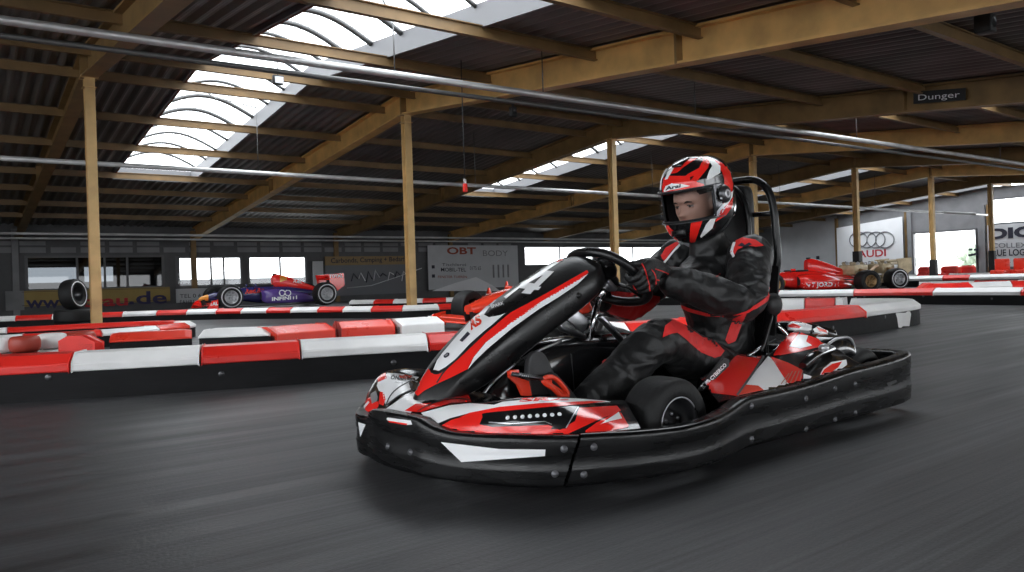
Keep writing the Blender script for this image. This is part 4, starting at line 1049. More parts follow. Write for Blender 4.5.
# ---- front fairing with the number
NZ = [  # X, z of the crown, half width, edge drop, side depth
    (1.186, .210, .030, .020, .030), (1.20, .235, .058, .030, .045), (1.225, .278, .080, .040, .06), (1.275, .345, .100, .048, .08), (1.34, .405, .118, .054, .092), (1.43, .474, .133, .056, .098),
    (1.52, .530, .142, .056, .10), (1.61, .580, .147, .054, .10), (1.73, .640, .151, .052, .098), (1.83, .686, .150, .048, .092), (1.885, .704, .138, .042, .084), (1.917, .706, .108, .03, .072), (1.93, .70, .06, .02, .055)]
YF = 2.18
NP = crm(NZ, 6); rows = []
for i, (x, z, w, h, sd) in enumerate(NP):
    a = NP[max(i - 1, 0)]; c = NP[min(i + 1, len(NP) - 1)]; t = Vector((c[0] - a[0], 0, c[1] - a[1])).normalized()
    if i > len(NP) - 16: t = t.lerp(Vector((.85, 0, .53)), min(1, (i - (len(NP) - 16)) / 10)).normalized()
    dn = Vector((t.z, 0, -t.x)); C0 = V(x, YF, z); r = []
    for j in range(21):
        u = -1 + 2 * j / 20; r.append(C0 + V(0, -w * u, 0) * (1 - .0 * u) + dn * (h * abs(u) ** 2.2))
    e = C0 + V(0, -w, 0) + dn * h
    r += [e + dn * (sd * .12) + V(0, -.006, 0), e + dn * (sd * .5) + V(0, -.008, 0), e + dn * (sd * .9) + V(0, -.004, 0), e + dn * sd + V(0, .006, 0), C0 + dn * (h + sd * .55)]
    f = C0 + V(0, w, 0) + dn * h
    r += [f + dn * sd + V(0, -.006, 0), f + dn * (sd * .9) + V(0, .004, 0), f + dn * (sd * .5) + V(0, .008, 0), f + dn * (sd * .12) + V(0, .006, 0)]
    rows.append(r)
nz = MB(); nz.grid(rows, 'blackp', closed_v=True)
nz.add(rows[0], [tuple(range(len(rows[0])))], 'blackp'); nz.add(rows[-1], [tuple(reversed(range(len(rows[-1]))))], 'blackp')
bn = nz.bvh()
def N_(poly, m, off=.0012, res=2.0, curve=0): nz.decal(poly, m, bn, off, res, curve=curve)
N_([(415, 393), (417, 387), (423, 377), (429, 368.5), (431, 373), (437, 374), (444, 371), (456, 360), (484, 335), (510, 313), (540, 297), (587, 270.3), (588.5, 272.5), (585, 276.5), (540, 303.5), (512, 323), (484, 344), (473, 358), (468, 369), (450, 378), (436, 384.5), (424, 391), (418, 396)], 'red')
N_([(468, 369.5), (474, 357), (486, 342.5), (512, 322), (540, 302.5), (585.5, 275.5), (588, 274), (578, 284), (558, 297.5), (540, 308.5), (512, 328.5), (488, 348.5), (475, 361)], 'white')
N_([(433.6, 370), (437, 361), (442, 354), (453, 341), (464, 328.5), (476, 315), (488, 303), (500, 294.5), (505, 291.5), (497, 300), (489, 308), (484, 315), (489, 317.5), (500, 315.5), (506, 313), (500, 319), (484, 331.5), (470, 344), (456, 359), (446, 367), (439, 371)], 'white', .0016)
nz.stroke([(507, 313), (484, 333.5), (458, 358.5), (445, 371), (437, 383)], 1.4, 'black', bn, .0022, curve=4)
nz.stroke([(431.5, 372), (436, 374.2), (443, 371.5), (457, 360), (484, 334.5)], 1.2, 'black', bn, .0022, curve=4)
N_([(504, 297), (520, 285.5), (545, 268), (560, 259.2), (564, 259.5), (548, 270), (524, 284.5), (506, 299)], 'white', .0016)
N_([(556, 261.5), (562, 258.8), (564, 260.5), (558, 263)], 'redo', .0022, 1.5)
# numeral
N_([(545.3, 270.8), (554.3, 271.8), (538.6, 287), (541.3, 287.2), (538.5, 290.6), (534.3, 290.2), (530.4, 294.5), (521.5, 293.4), (525.3, 289.4), (518.3, 288.2), (521.6, 283.2)], 'white', .002, 1.5)
N_([(543, 275.8), (534.5, 284.2), (528.8, 283.2)], 'blackp', .003, 1.5)
nz.textdecal('RS', (471, 330.5), (11.5, -7.5), (-3, -9), 'redo', bn, .003, bold=.05)
N_([(459.8, 341), (468, 332), (470.5, 334.5), (462.5, 342.5)], 'ink', .003, 1.2)
nz.textdecal('◇', (443, 357.5), (6, -4.6), (-1, -4.5), 'ink', bn, .003) if False else None
N_([(444, 356), (447.5, 353), (449.8, 353.5), (449.5, 356), (446, 358.4), (444.2, 358)], 'ink', .003, 1.2)
N_([(445.3, 355.9), (448.4, 354.1), (448.4, 355.7), (446, 357.3)], 'silver', .004, 1.0)
nz.textdecal('SPARK', (491.5, 309.0), (13, -4.2), (-1, -3), 'inkwhite', bn, .003, bold=.02)
nz.textdecal('GTR-X', (558, 289.5), (22, -14.5), (-1.1, -2.0), 'ink', bn, .003) if False else None
fz = nz.build('front_fairing', kart)
for q in ((579, 295.5),):
    bolt(q[0], q[1], bn, .012, fz, 'blackp')
b = MB(); b.tube([V(1.72, 2.12, .50), V(1.80, 2.14, .44), V(1.92, 2.15, .40)], .012, 'steel', 8); b.build('fairing_bracket', kart)
b = MB(); b.bbox(V(1.86, 2.13, .475), (.13, .012, .06), 'steel', .005, Matrix.Rotation(.6, 3, 'Y')); b.build('fairing_bracket', kart)

# ---- moulded fairing along the middle, between the driver's legs
rows = []
for (x, z) in crm([(1.40, .22), (1.44, .262), (1.525, .340), (1.60, .366), (1.66, .383), (1.80, .400), (1.92, .402), (2.05, .396), (2.22, .385), (2.30, .30), (2.32, .12)], 5):
    c = crm([(2.105, .06), (2.10, z * .45), (2.112, z - .06), (2.14, z - .014), (2.19, z), (2.24, z - .014), (2.275, z - .06), (2.285, z * .45), (2.29, .06)], 4)
    rows.append([V(x, y, zz) for y, zz in c])
b = MB(); b.grid(rows, 'blackg'); b.tube([V(1.815, y, z) for y, z in [(2.10, .10), (2.098, .20), (2.108, .34), (2.138, .389), (2.19, .402)]], .0035, 'black', 6)
b.inner_copy(.004, 'blackg'); b.build('centre_fairing', kart)
b = MB(); b.tube([uy(x, y, 2.085) for x, y in crm([(478, 402), (484, 393), (494, 381), (505, 371.5), (518, 362), (530, 355), (545, 347.5), (561, 341)], 3)], .0055, 'steel', 8); b.build('edge_trim', kart)  # steel edge trim tracing the highlight along the fairing's lower edge
b = MB(); P = [uy(x, y, 2.02) for x, y in crm([(532, 396), (529, 376), (530, 360), (534, 352.5), (540, 351.5), (546, 355), (554, 371), (566, 396)], 3)]; b.prism(P, (.0, .03, 0), 'pad'); b.build('pedal_plate', kart, bevel=.006)
# steering support block, column, wheel
b = MB(); b.bbox(V(1.97, 2.22, .375), (.07, .10, .055), 'blackp', .008); b.bbox(V(1.97, 2.22, .412), (.11, .14, .012), 'blackp', .004); b.build('support_block', kart); bb = b.bvh()
for q in ((559.5, 335), (568, 335)): bolt(q[0], q[1], bb, .008, kart)
SC = V(2.045, 2.135, .615); sn = V(.66, 0, .75).normalized(); su = V(-.75, 0, .66).normalized(); so = V(0, -1, 0); SRAD = .158
b = MB(); b.cyl(SC - sn * .02, SC - sn * .10, .021, 'chrome', 16); b.cyl(SC - sn * .08, V(1.94, 2.15, .37), .013, 'chrome', 12); b.cyl(V(1.94, 2.15, .37), V(1.80, 2.16, .10), .011, 'darksteel', 10)
b.bbox(SC - sn * .03, (.06, .08, .02), 'steel', .006, Matrix.Rotation(math.atan2(sn.x, sn.z), 3, 'Y')); b.build('steering_column', kart)
b = MB(); b.bbox(V(2.02, 2.10, .42), (.018, .03, .18), 'steel', .006, Matrix.Rotation(-.85, 3, 'Y')); b.build('column_bracket', kart)
b = MB(); b.bbox(V(2.03, 2.19, .40), (.014, .03, .14), 'steel', .005, Matrix.Rotation(.5, 3, 'Y')); b.build('column_bracket', kart)
rim = []
for i in range(40):
    a = 2 * pi * i / 40; cu, cv = cos(a), sin(a)   # cu along up, cv along side
    ru = SRAD * (1.0 if cu > 0 else .88); e = .82
    rim.append(SC + su * (ru * math.copysign(abs(cu) ** e, cu)) + so * (SRAD * 1.04 * math.copysign(abs(cv) ** e, cv)))
b = MB(); b.tube(rim, .0185, 'blackp', 12, closed=True); sw = b.build('steering_wheel', kart)
for s in (1, -1):
    b = MB(); b.tube([SC - sn * .01, SC - sn * .004 + so * s * .05 + su * .05, SC + so * s * .075 + su * .125], [.03, .026, .028], 'blackp', 8, flat=.4); b.build('spoke', sw)
    b = MB(); b.tube([SC - sn * .01, SC + so * s * .06 - su * .05, SC + so * s * .09 - su * .105], [.02, .012, .014], 'blackp', 8, flat=.5); b.build('spoke', sw)
b = MB(); b.lathe([(0, .012), (.035, .012), (.042, .004), (.042, -.012), (0, -.014)], SC, sn, 'blackp', 20); b.build('hub', sw)
for s in (1, -1):
    q = SC + so * s * .062 + su * .088 - sn * .01; b = MB(); b.lathe([(0, -.006), (.005, -.005), (.006, 0)], q, sn, 'steel', 10); b.build('screw', sw)

# ---- pedals
def flatpoly(px, Y, th, m, name):
    P = [uy(x, y, Y) for x, y in px]; b = MB(); b.prism(P, (0, th, 0), m); return b
Yp = 1.93
b = MB(); q = [uy(x, y, Yp) for x, y in crm([(543.5, 379.5), (548, 377), (555, 378), (562, 385), (567.5, 393), (566, 397), (561, 396), (553, 388.5), (545, 383)], 2, True)]
inn = [uy(x, y, Yp) for x, y in crm([(551, 381.5), (555.5, 382.5), (561, 389.5), (558.5, 390), (553, 385)], 2, True)]
b.tube(q + [q[0]], .009, 'redo', 8); b.tube([q[0], q[len(q) // 2]], .006, 'redo', 6); b.prism([uy(x, y, Yp) for x, y in [(561, 389), (567.5, 393), (566, 397), (559, 394)]], (0, .018, 0), 'redo'); b.prism([uy(x, y, Yp) for x, y in [(543.5, 379.5), (548, 377), (552, 378), (552, 383), (546, 383)]], (0, .018, 0), 'redo')
b.build('brake_pedal', kart)
b = MB(); b.tube([uy(512, 374, Yp + .02), uy(546, 379.5, Yp)], .007, 'darksteel', 8)
for i in range(10): b.lathe([(.007, -.002), (.0088, 0), (.007, .002)], uy(519 + i * 2, 375 + i * .33, Yp + .012), (1, 0, -.1), 'steel', 8)
b.build('brake_rod', kart)
b = MB(); b.prism([uy(x, y, Yp + .06) for x, y in [(509, 371), (513, 371), (520, 378), (529, 381), (532, 396), (523, 396), (518, 385), (510, 378)]], (0, .012, 0), 'redo'); b.build('pedal_mount', kart)
b = MB(); b.bbox(uy(514, 372.5, Yp + .03), (.03, .02, .018), 'redo', .004); b.build('rod_end', kart)
b = MB(); b.tube([V(1.72, 1.97, .07), V(1.66, 1.98, .2), V(1.62, 1.98, .3)], .008, 'darksteel', 8); b.tube([V(1.62, 2.22, .07), V(1.55, 2.25, .2), V(1.52, 2.25, .27), V(1.52, 2.33, .27)], .008, 'steel', 8); b.build('throttle_pedal', kart)

# ---- wheels
def kwheel(c, r, w, lbl, sgn=-1):
    b = MB(); pr = [(r * .56, -w * .47), (r * .66, -w * .52), (r * .80, -w * .52), (r * .92, -w * .48), (r * .985, -w * .38), (r, -w * .2), (r * 1.003, 0), (r, w * .2), (r * .985, w * .38), (r * .92, w * .48), (r * .80, w * .52), (r * .66, w * .52), (r * .56, w * .47)]
    pr = [(q[0], q[1]) for q in crm(pr, 3)]
    b.lathe(pr, c, (0, sgn, 0), 'rubber', 56)
    b.lathe([(r * .70, w * .528), (r * .73, w * .532), (r * .76, w * .528)], c, (0, sgn, 0), 'rubber', 56)
    o = b.build('wheel', kart)
    b = MB(); b.lathe([(r * .575, w * .47), (r * .59, w * .50), (r * .555, w * .50), (r * .53, w * .40), (r * .50, w * .10), (r * .30, w * .06), (r * .27, w * .22), (r * .12, w * .24), (r * .10, w * .34), (0, w * .35)], c, (0, sgn, 0), 'darksteel', 40)
    b.lathe([(r * .57, w * .49), (r * .60, w * .505), (r * .585, w * .515), (r * .56, w * .505)], c, (0, sgn, 0), 'steel', 40)
    rm = b.build('rim', o)
    for i in range(5):
        a = 2 * pi * i / 5 + .4; p = Vector(c) + V(cos(a) * r * .2, sgn * w * .24, sin(a) * r * .2); b = MB(); b.lathe([(0, .006), (.006, .006), (.006, 0)], p, (0, sgn, 0), 'steel', 6); b.build('wheel_nut', rm)
    return o
kwheel(V(1.86, 1.705, .146), .146, .132, 'near front')
kwheel(V(1.885, 2.695, .142), .142, .125, 'far front', 1)
kwheel(V(3.10, 1.79, .145), .145, .20, 'near rear')
kwheel(V(3.10, 2.61, .142), .142, .18, 'far rear', 1)
b = MB(); b.tube([V(1.885, 1.70, .14), V(1.885, 1.80, .14), V(1.88, 1.88, .10)], .014, 'darksteel', 8); b.build('stub_axle', kart)
b = MB(); b.tube([V(1.94, 1.80, .14), V(1.92, 2.1, .15), V(1.94, 2.6, .14)], .007, 'steel', 8); b.build('track_rod', kart)

# ---- rear side pod, near side
SP = [((2.00, 1.595, .205), (2.06, 1.68, .225), (2.14, 1.79, .25), (2.16, 1.83, .16)),
      ((2.20, 1.595, .212), (2.26, 1.70, .245), (2.35, 1.83, .282), (2.38, 1.87, .20)),
      ((2.38, 1.595, .218), (2.42, 1.70, .25), (2.48, 1.88, .300), (2.50, 1.92, .22)),
      ((2.52, 1.598, .224), (2.56, 1.70, .252), (2.62, 1.89, .285), (2.64, 1.93, .20)),
      ((2.62, 1.598, .23), (2.66, 1.70, .270), (2.72, 1.88, .300), (2.74, 1.92, .22)),
      ((2.72, 1.600, .237), (2.76, 1.71, .285), (2.82, 1.87, .355), (2.86, 1.92, .30)),
      ((2.80, 1.600, .242), (2.84, 1.71, .295), (2.90, 1.87, .375), (2.93, 1.92, .32)),
      ((2.87, 1.605, .246), (2.91, 1.70, .29), (2.98, 1.85, .365), (3.0, 1.90, .32)),
      ((2.895, 1.607, .247), (2.925, 1.69, .275), (2.985, 1.83, .325), (3.0, 1.88, .28)),
      ((2.905, 1.61, .248), (2.935, 1.69, .265), (2.99, 1.81, .30), (3.0, 1.85, .26))]
cols_ = [crm([s[k] for s in SP], 6) for k in range(4)]
rows = [[V(*p) for p in crm([cols_[k][i] for k in range(4)], 6)] for i in range(len(cols_[0]))]
sp = MB(); sp.grid(rows, 'blackg'); bs = sp.bvh(); sp.inner_copy(.004, 'blackg')
def E_(poly, m, off=.0012, res=2.0, curve=0): sp.decal(poly, m, bs, off, res, curve=curve)
E_([(729.5, 354.5), (762, 356), (752, 373), (738, 396.5), (700, 391.5)], 'red')
E_([(768, 356.5), (774, 360), (790, 386.5), (760, 391), (737.5, 396), (752, 375)], 'white')
E_([(737.5, 396), (746, 385), (758, 386), (764, 390.5)], 'redo', .002)
E_([(770, 356.5), (788, 363), (802, 370), (803, 383.5), (790, 387), (780, 372)], 'red', .002)
for i in range(5): sp.stroke([(781 + i * 4.6, 384.5 - i * .6), (789 + i * 3.4, 372 - i * .2 + (2 if i == 0 else 0))], .9, 'inkrust', bs, .003)
E_([(803, 384), (803.5, 374), (812, 377), (824, 377.5), (820, 380.5)], 'white', .002)
E_([(785, 350), (801, 333), (823, 341), (829, 345), (800, 352), (779, 356)], 'red', .002); E_([(773, 356), (787, 333), (799, 333), (788, 349), (784, 355)], 'red', .002)
E_([(789, 347), (798, 335), (808, 336), (806, 342), (812, 346), (800, 349)], 'white', .003)
E_([(819, 377), (823, 369), (831, 362.5), (846, 360), (847, 365), (838, 372)], 'white', .002); E_([(820, 376.5), (824, 370), (832, 364.5), (842, 362), (838, 368), (826, 376)], 'red', .003)
sp.stroke([(764, 357), (752, 375), (737, 396)], 2.2, 'black', bs, .0035)
sp.textdecal('BIRO CYBERCO', (703.5, 388.5), (24, -24), (-2.6, -2.6), 'inkwhite', bs, .003, bold=.04)
sp.build('rear_side_pod', kart)
# black strip with lettering beside the seat
b = MB(); P = [uy(x, y, 1.735) for x, y in [(699, 391), (703, 391.5), (729, 366), (729, 359), (724, 358)]]; b.prism(P, (0, .012, 0), 'black'); bq = b.bvh()
b.textdecal('BIRO CYBERCO', (703.0, 389.0), (23.5, -23.8), (-2.4, -2.6), 'inkwhite', bq, .002, bold=.04); b.build('side_strip', kart)
# upper engine shell (box with rounded ends), black groove, rear fender
def px_loft(st, m, name, par=kart):
    rows = [[uy(x, y, Y) for (x, y, Y) in crm(s, 4)] for s in st]; b = MB(); b.grid(rows, m); return b
top = MB(); rows = []
for (x, y, z, w, h) in crm([(2.87, 1.93, .378, .02, .015), (2.885, 1.93, .378, .06, .030), (2.94, 1.905, .370, .072, .034), (3.01, 1.88, .352, .072, .036), (3.06, 1.86, .336, .062, .034), (3.08, 1.86, .328, .02, .015)], 5):
    rows.append([V(x, y + w * math.copysign(abs(cos(t)) ** .7, cos(t)), z + h * math.copysign(abs(sin(t)) ** .7, sin(t))) for t in [2 * pi * j / 20 for j in range(20)]])
top.grid(rows, 'blackg', closed_v=True); bt = top.bvh()
def T_(poly, m, off=.0012): top.decal(poly, m, bt, off, 1.6)
T_([(786, 326), (792, 321), (800, 321.5), (812, 325.5), (811, 330), (805, 331.5), (788, 330)], 'white'); T_([(788, 325.5), (793, 323.5), (801, 326.5), (799, 328.5), (790, 327.5)], 'red', .002); T_([(797, 320), (810, 322), (812, 324.5), (803, 323)], 'redo', .002)
T_([(813, 329), (818, 326), (828, 331), (827, 338), (816, 335)], 'white'); T_([(816, 327), (826, 330), (827, 333), (819, 331)], 'redo', .002)
top.build('engine_cover', kart)
b = MB(); b.tube([uy(803, 367, 1.66), uy(812, 357, 1.67), uy(832, 349, 1.69)], [.018, .02, .016], 'blackg', 10); b.build('intake_duct', kart)
b = MB(); b.lathe([(0, .012), (.013, .010), (.018, .002), (.018, -.02)], uy(824.5, 348, 1.68), (-.6, -.75, .2), 'silver', 16); b.build('fuel_cap', kart)
rows = []
for (x, zt, yn, yf) in crm([(2.88, .325, 1.74, 1.92), (2.91, .342, 1.73, 1.92), (2.96, .346, 1.72, 1.92), (3.01, .336, 1.72, 1.92), (3.045, .316, 1.72, 1.92), (3.06, .298, 1.73, 1.92)], 5):
    rows.append([V(x, yn + .01, zt - .15), V(x, yn - .012, zt - .07), V(x, yn, zt - .016), V(x, yn + .03, zt), V(x, yf, zt + .004)])
b = MB(); b.grid([[V(*p) for p in crm([tuple(q) for q in r], 4)] for r in rows], 'blackg'); o = b.build('rear_fender', kart); md = o.modifiers.new('t', 'SOLIDIFY'); md.thickness = .005
b = MB(); b.tube([V(*p) for p in crm([(2.88, 1.735, .318), (2.91, 1.72, .338), (2.96, 1.71, .343), (3.01, 1.71, .333), (3.055, 1.72, .298)], 4)], .006, 'silver', 8); b.build('fender_trim', kart)
# far rear pod and engine
b = MB(); rows = []
for (x, h) in crm([(2.1, .20), (2.3, .26), (2.6, .30), (2.85, .34), (3.0, .30)], 5): rows.append([V(x, 2.80, .2), V(x, 2.78, h * .8), V(x, 2.70, h), V(x, 2.55, h), V(x, 2.50, .15)])
b.grid(rows, 'red'); o = b.build('rear_side_pod', kart); md = o.modifiers.new('t', 'SOLIDIFY'); md.thickness = .005
b = MB(); b.bbox(V(2.98, 2.40, .24), (.26, .22, .26), 'darksteel', .03)
for i in range(6): b.bbox(V(2.98, 2.40, .17 + i * .035), (.29, .25, .010), 'steel', .003)
b.build('engine_block', kart)
b = MB(); b.bbox(V(2.72, 1.95, .17), (.30, .10, .16), 'black', .02); b.build('seat_side_tank', kart)
# seat
rows = []
for (x, z, hw, dep) in crm([(2.34, .12, .17, .05), (2.42, .085, .185, .08), (2.58, .07, .19, .12), (2.70, .09, .195, .16), (2.78, .18, .20, .17), (2.83, .30, .20, .15), (2.87, .42, .195, .12), (2.90, .50, .17, .07), (2.905, .53, .12, .03)], 5):
    t = max(0, min(1, (z - .1) / .2)); fwd = V(-1, 0, 0) * t + V(0, 0, 1) * (1 - t); r = []
    for j in range(17):
        u = -1 + j / 8; e = abs(u) ** 3.5; r.append(V(x, 2.11 + hw * u * (1 + .0 * e), z) + fwd * (dep * e))
    rows.append(r)
b = MB(); b.grid(rows, 'blackp'); o = b.build('seat', kart); md = o.modifiers.new('t', 'SOLIDIFY'); md.thickness = .012; md.offset = 0
for i, p in enumerate(([V(2.80, 1.915, .40), V(2.84, 1.88, .33), V(2.80, 1.86, .22), V(2.78, 1.86, .09)], [V(2.66, 1.90, .20), V(2.60, 1.86, .12), V(2.58, 1.85, .08)])):
    b = MB(); b.tube([V(*q) for q in crm([tuple(x) for x in p], 4)], .009, 'chrome', 8); b.build('seat_strut', kart)
b = MB(); b.tube([uy(748, 356, 1.9), uy(765, 344.5, 1.93), uy(776, 340, 1.95), uy(784, 344, 1.95)], .006, 'steel', 8); b.build('cable_tube', kart)
# roll hoop with head pad
hp = crm([(2.86, 2.02, .09), (2.855, 2.015, .33), (2.85, 1.965, .55), (2.85, 1.937, .68), (2.85, 1.942, .80), (2.85, 1.948, .89), (2.85, 1.972, .975), (2.85, 2.035, 1.028), (2.85, 2.14, 1.037), (2.85, 2.22, 1.035), (2.85, 2.29, 1.01), (2.85, 2.34, .94), (2.85, 2.35, .80), (2.85, 2.34, .66), (2.85, 2.28, .5), (2.86, 2.22, .30), (2.86, 2.2, .09)], 6)
b = MB(); b.tube([V(*q) for q in hp], .0165, 'blackp', 12); hoop = b.build('roll_hoop', kart)
for z in (.875, .62):
    b = MB(); b.tube([V(2.85, 1.945, z), V(2.845, 2.05, z + .002)], .011, 'blackp', 10); b.build('brace', hoop)
    b = MB(); b.tube([V(2.85, 2.345, z), V(2.845, 2.25, z + .002)], .011, 'blackp', 10); b.build('brace', hoop)
b = MB(); rows = []
for (t, w) in crm([(.50, .02), (.505, .07), (.53, .092), (.60, .10), (.75, .10), (.92, .10), (.985, .093), (1.008, .07), (1.012, .02)], 4):
    rows.append([V(2.835 + .028 * math.copysign(abs(sin(a)) ** .5, sin(a)), 2.145 + w * math.copysign(abs(cos(a)) ** .6, cos(a)), t) for a in [2 * pi * j / 24 for j in range(24)]])
b.grid(rows, 'black', closed_v=True); b.tube([V(2.80, 2.145 + .105 * cos(a) * 1.0, .76 + .25 * math.copysign(abs(sin(a)) ** .7, sin(a))) for a in [2 * pi * j / 32 for j in range(32)]], .012, 'blackp', 8, closed=True); b.build('head_pad', kart)
b = MB(); b.box(V(2.83, 1.955, .50), (.01, .05, .3), 'black', Matrix.Rotation(.1, 3, 'X')); b.build('belt_strap', kart)
# ================================================================ THE DRIVER
driver = thing('person', 'person in black and red racing suit and full-face helmet, sitting and gripping the steering wheel', 'person', (2.62, 2.1, .1))
def ell_tube(pts, m='suit', seg=20, n=4):
    """pts: (x,y,z, ra, rb) with rb across; rounded ends"""
    P = crm(pts, n); b = MB(); c = [V(*p[:3]) for p in P]; fr = b.frames(c); rows = []
    def ring(p, ra, rb, f): x, y = f; return [p + x * (cos(2 * pi * k / seg) * ra) + y * (sin(2 * pi * k / seg) * rb) for k in range(seg)]
    t0 = (c[0] - c[1]).normalized(); t1 = (c[-1] - c[-2]).normalized()
    for a in (80, 60, 40, 20): k = radians(a); r0 = min(P[0][3], P[0][4]); rows.append(ring(c[0] + t0 * r0 * sin(k), P[0][3] * cos(k), P[0][4] * cos(k), fr[0]))
    for i in range(len(P)): rows.append(ring(c[i], P[i][3], P[i][4], fr[i]))
    for a in (20, 40, 60, 80): k = radians(a); r0 = min(P[-1][3], P[-1][4]); rows.append(ring(c[-1] + t1 * r0 * sin(k), P[-1][3] * cos(k), P[-1][4] * cos(k), fr[-1]))
    b.grid(rows, m, closed_v=True); e = len(b.v) - seg; k = b.mi(m)
    b.f.append(tuple(reversed(range(seg)))); b.fm.append(k); b.sm.append(True); b.f.append(tuple(range(e, e + seg))); b.fm.append(k); b.sm.append(True)
    return b
def fuse(parts, vox, it=3, fac=.6, m='suit'):
    """join closed pieces into one continuous surface"""
    vs = []; fs = []
    for p in parts:
        o = len(vs); vs += [tuple(v) for v in p.v]; fs += [tuple(o + i for i in f) for f in p.f]
    me = bpy.data.meshes.new('tmp'); me.from_pydata(vs, [], fs); me.update()
    bm = bmesh.new(); bm.from_mesh(me); bmesh.ops.recalc_face_normals(bm, faces=bm.faces[:]); bm.to_mesh(me); bm.free()
    o = bpy.data.objects.new('tmp', me); COL.objects.link(o)
    r = o.modifiers.new('r', 'REMESH'); r.mode = 'VOXEL'; r.voxel_size = vox; r.adaptivity = 0
    s_ = o.modifiers.new('s', 'SMOOTH'); s_.iterations = it; s_.factor = fac
    dg = bpy.context.evaluated_depsgraph_get(); me2 = bpy.data.meshes.new_from_object(o.evaluated_get(dg))
    b = MB(); b.add([v.co for v in me2.vertices], [tuple(p.vertices) for p in me2.polygons], m, True)
    b.n = [Vector(v.normal) for v in me2.vertices]
    bpy.data.objects.remove(o); bpy.data.meshes.remove(me); bpy.data.meshes.remove(me2)
    return b
def P5(p, *r): return tuple(p) + tuple(r)
# joints
SHn, SHf = V(2.63, 1.915, .685), V(2.62, 2.29, .69)
ELn, ELf = V(2.46, 1.825, .505), V(2.44, 2.42, .50)
WRn, WRf = V(2.185, 1.935, .598), V(2.165, 2.33, .57)
HPn, HPf = V(2.56, 2.02, .20), V(2.56, 2.19, .20)
KNn, KNf = V(2.09, 1.925, .385), V(2.03, 2.335, .375)
ANn, ANf = V(1.775, 1.965, .195), V(1.72, 2.28, .18)
def limb(a, b, c, ra, rb, rc, m='suit', mid=1.0):
    ab = a.lerp(b, .5); bc = b.lerp(c, .5)
    return ell_tube([P5(a, ra, ra), P5(ab, (ra + rb) / 2 * mid, (ra + rb) / 2 * mid), P5(b, rb, rb), P5(bc, (rb + rc) / 2 * 1.04, (rb + rc) / 2 * 1.04), P5(c, rc, rc)], m)
def figure(k, m):
    """k: extra cloth thickness"""
    L = []
    L.append(ell_tube([P5(V(2.62, 2.105, .15), .13 + k, .165 + k), P5(V(2.66, 2.105, .26), .115 + k, .155 + k), P5(V(2.675, 2.105, .38), .11 + k, .15 + k), P5(V(2.66, 2.105, .50), .118 + k, .165 + k), P5(V(2.645, 2.105, .60), .125 + k, .19 + k), P5(V(2.635, 2.105, .68), .10 + k, .175 + k), P5(V(2.62, 2.105, .73), .062 + k, .085 + k)], m, 24))
    for s, e, w in ((SHn, ELn, WRn), (SHf, ELf, WRf)): L.append(limb(s, e, w, .080 + k, .061 + k, .045 + k, m, 1.0))
    for h, kn, an in ((HPn, KNn, ANn), (HPf, KNf, ANf)): L.append(limb(h, kn, an, .098 + k, .069 + k, .050 + k, m, 1.02))
    return L
# ---- body: one continuous skin surface with head (seen at face and neck), dressed below
HC = V(2.522, 2.10, .924)                         # head centre
FDIR = (V(-1, -.08, -.26)).normalized(); LF = UP.cross(FDIR).normalized(); UF = FDIR.cross(LF)   # looking ahead, slightly down
def HL(f, l, u): return HC + FDIR * f + LF * l + UF * u
def head_pts():
    rows = []
    for i in range(41):
        h = -.118 + .233 * i / 40
        t = (h + .118) / .233
        wdt = .074 * sin(min(1, .30 + t * 1.1) * pi / 2) * sqrt(max(0, 1 - max(0, (t - .55) / .45) ** 2.4)) + .002
        fr_ = .095 * (.86 + .14 * min(1, t * 3)) * sqrt(max(0, 1 - max(0, (t - .6) / .4) ** 2.6)) + .002; bk = .10 * sqrt(max(0, 1 - max(0, (t - .5) / .5) ** 2.4)) * (.6 + .4 * min(1, t * 2)) + .002
        row = []
        for j in range(64):
            a = 2 * pi * j / 64; ca, sa = cos(a), sin(a); f = (fr_ if ca > 0 else bk) * ca; l = wdt * math.copysign(abs(sa) ** .9, sa)
            aa = a if a < pi else a - 2 * pi; y = l
            g = lambda x0, s: math.exp(-((y - x0) / s) ** 2)
            gz = lambda z0, s: math.exp(-((h - z0) / s) ** 2)
            if ca > 0:
                nose = g(0, .0105) * max(0, min(1, (.012 - h) / .045)) * (1 if h > -.034 else math.exp(-((h + .034) / .007) ** 2)) * .034 + g(0, .016) * gz(-.03, .009) * .008
                f += nose + g(0, .05) * gz(.024, .010) * .009 - (g(.031, .017) + g(-.031, .017)) * gz(.004, .013) * .015 + g(0, .022) * gz(-.062, .010) * .007 - g(0, .02) * gz(-.052, .003) * .003 + g(0, .02) * gz(-.098, .014) * .008 + (g(.045, .015) + g(-.045, .015)) * gz(-.022, .018) * .005
            row.append(HL(f, l, h))
        rows.append(row)
    b = MB(); b.grid(rows, 'skin', closed_v=True); b.f.append(tuple(reversed(range(64)))); b.fm.append(0); b.sm.append(True); e = len(b.v) - 64; b.f.append(tuple(range(e, e + 64))); b.fm.append(0); b.sm.append(True)
    return b
neck = ell_tube([P5(V(2.60, 2.105, .70), .056, .056), P5(V(2.585, 2.10, .80), .052, .052), P5(V(2.555, 2.10, .88), .055, .055)], 'skin')
ears = []
for s in (1, -1): e = MB(); e.ellipsoid(HL(-.01, s * .076, -.005), (.018, .010, .03), 'skin', 12, 8); ears.append(e)
hands = []
body = fuse(figure(0, 'skin') + [head_pts(), neck] + ears, .0048, 1, .4, 'skin')
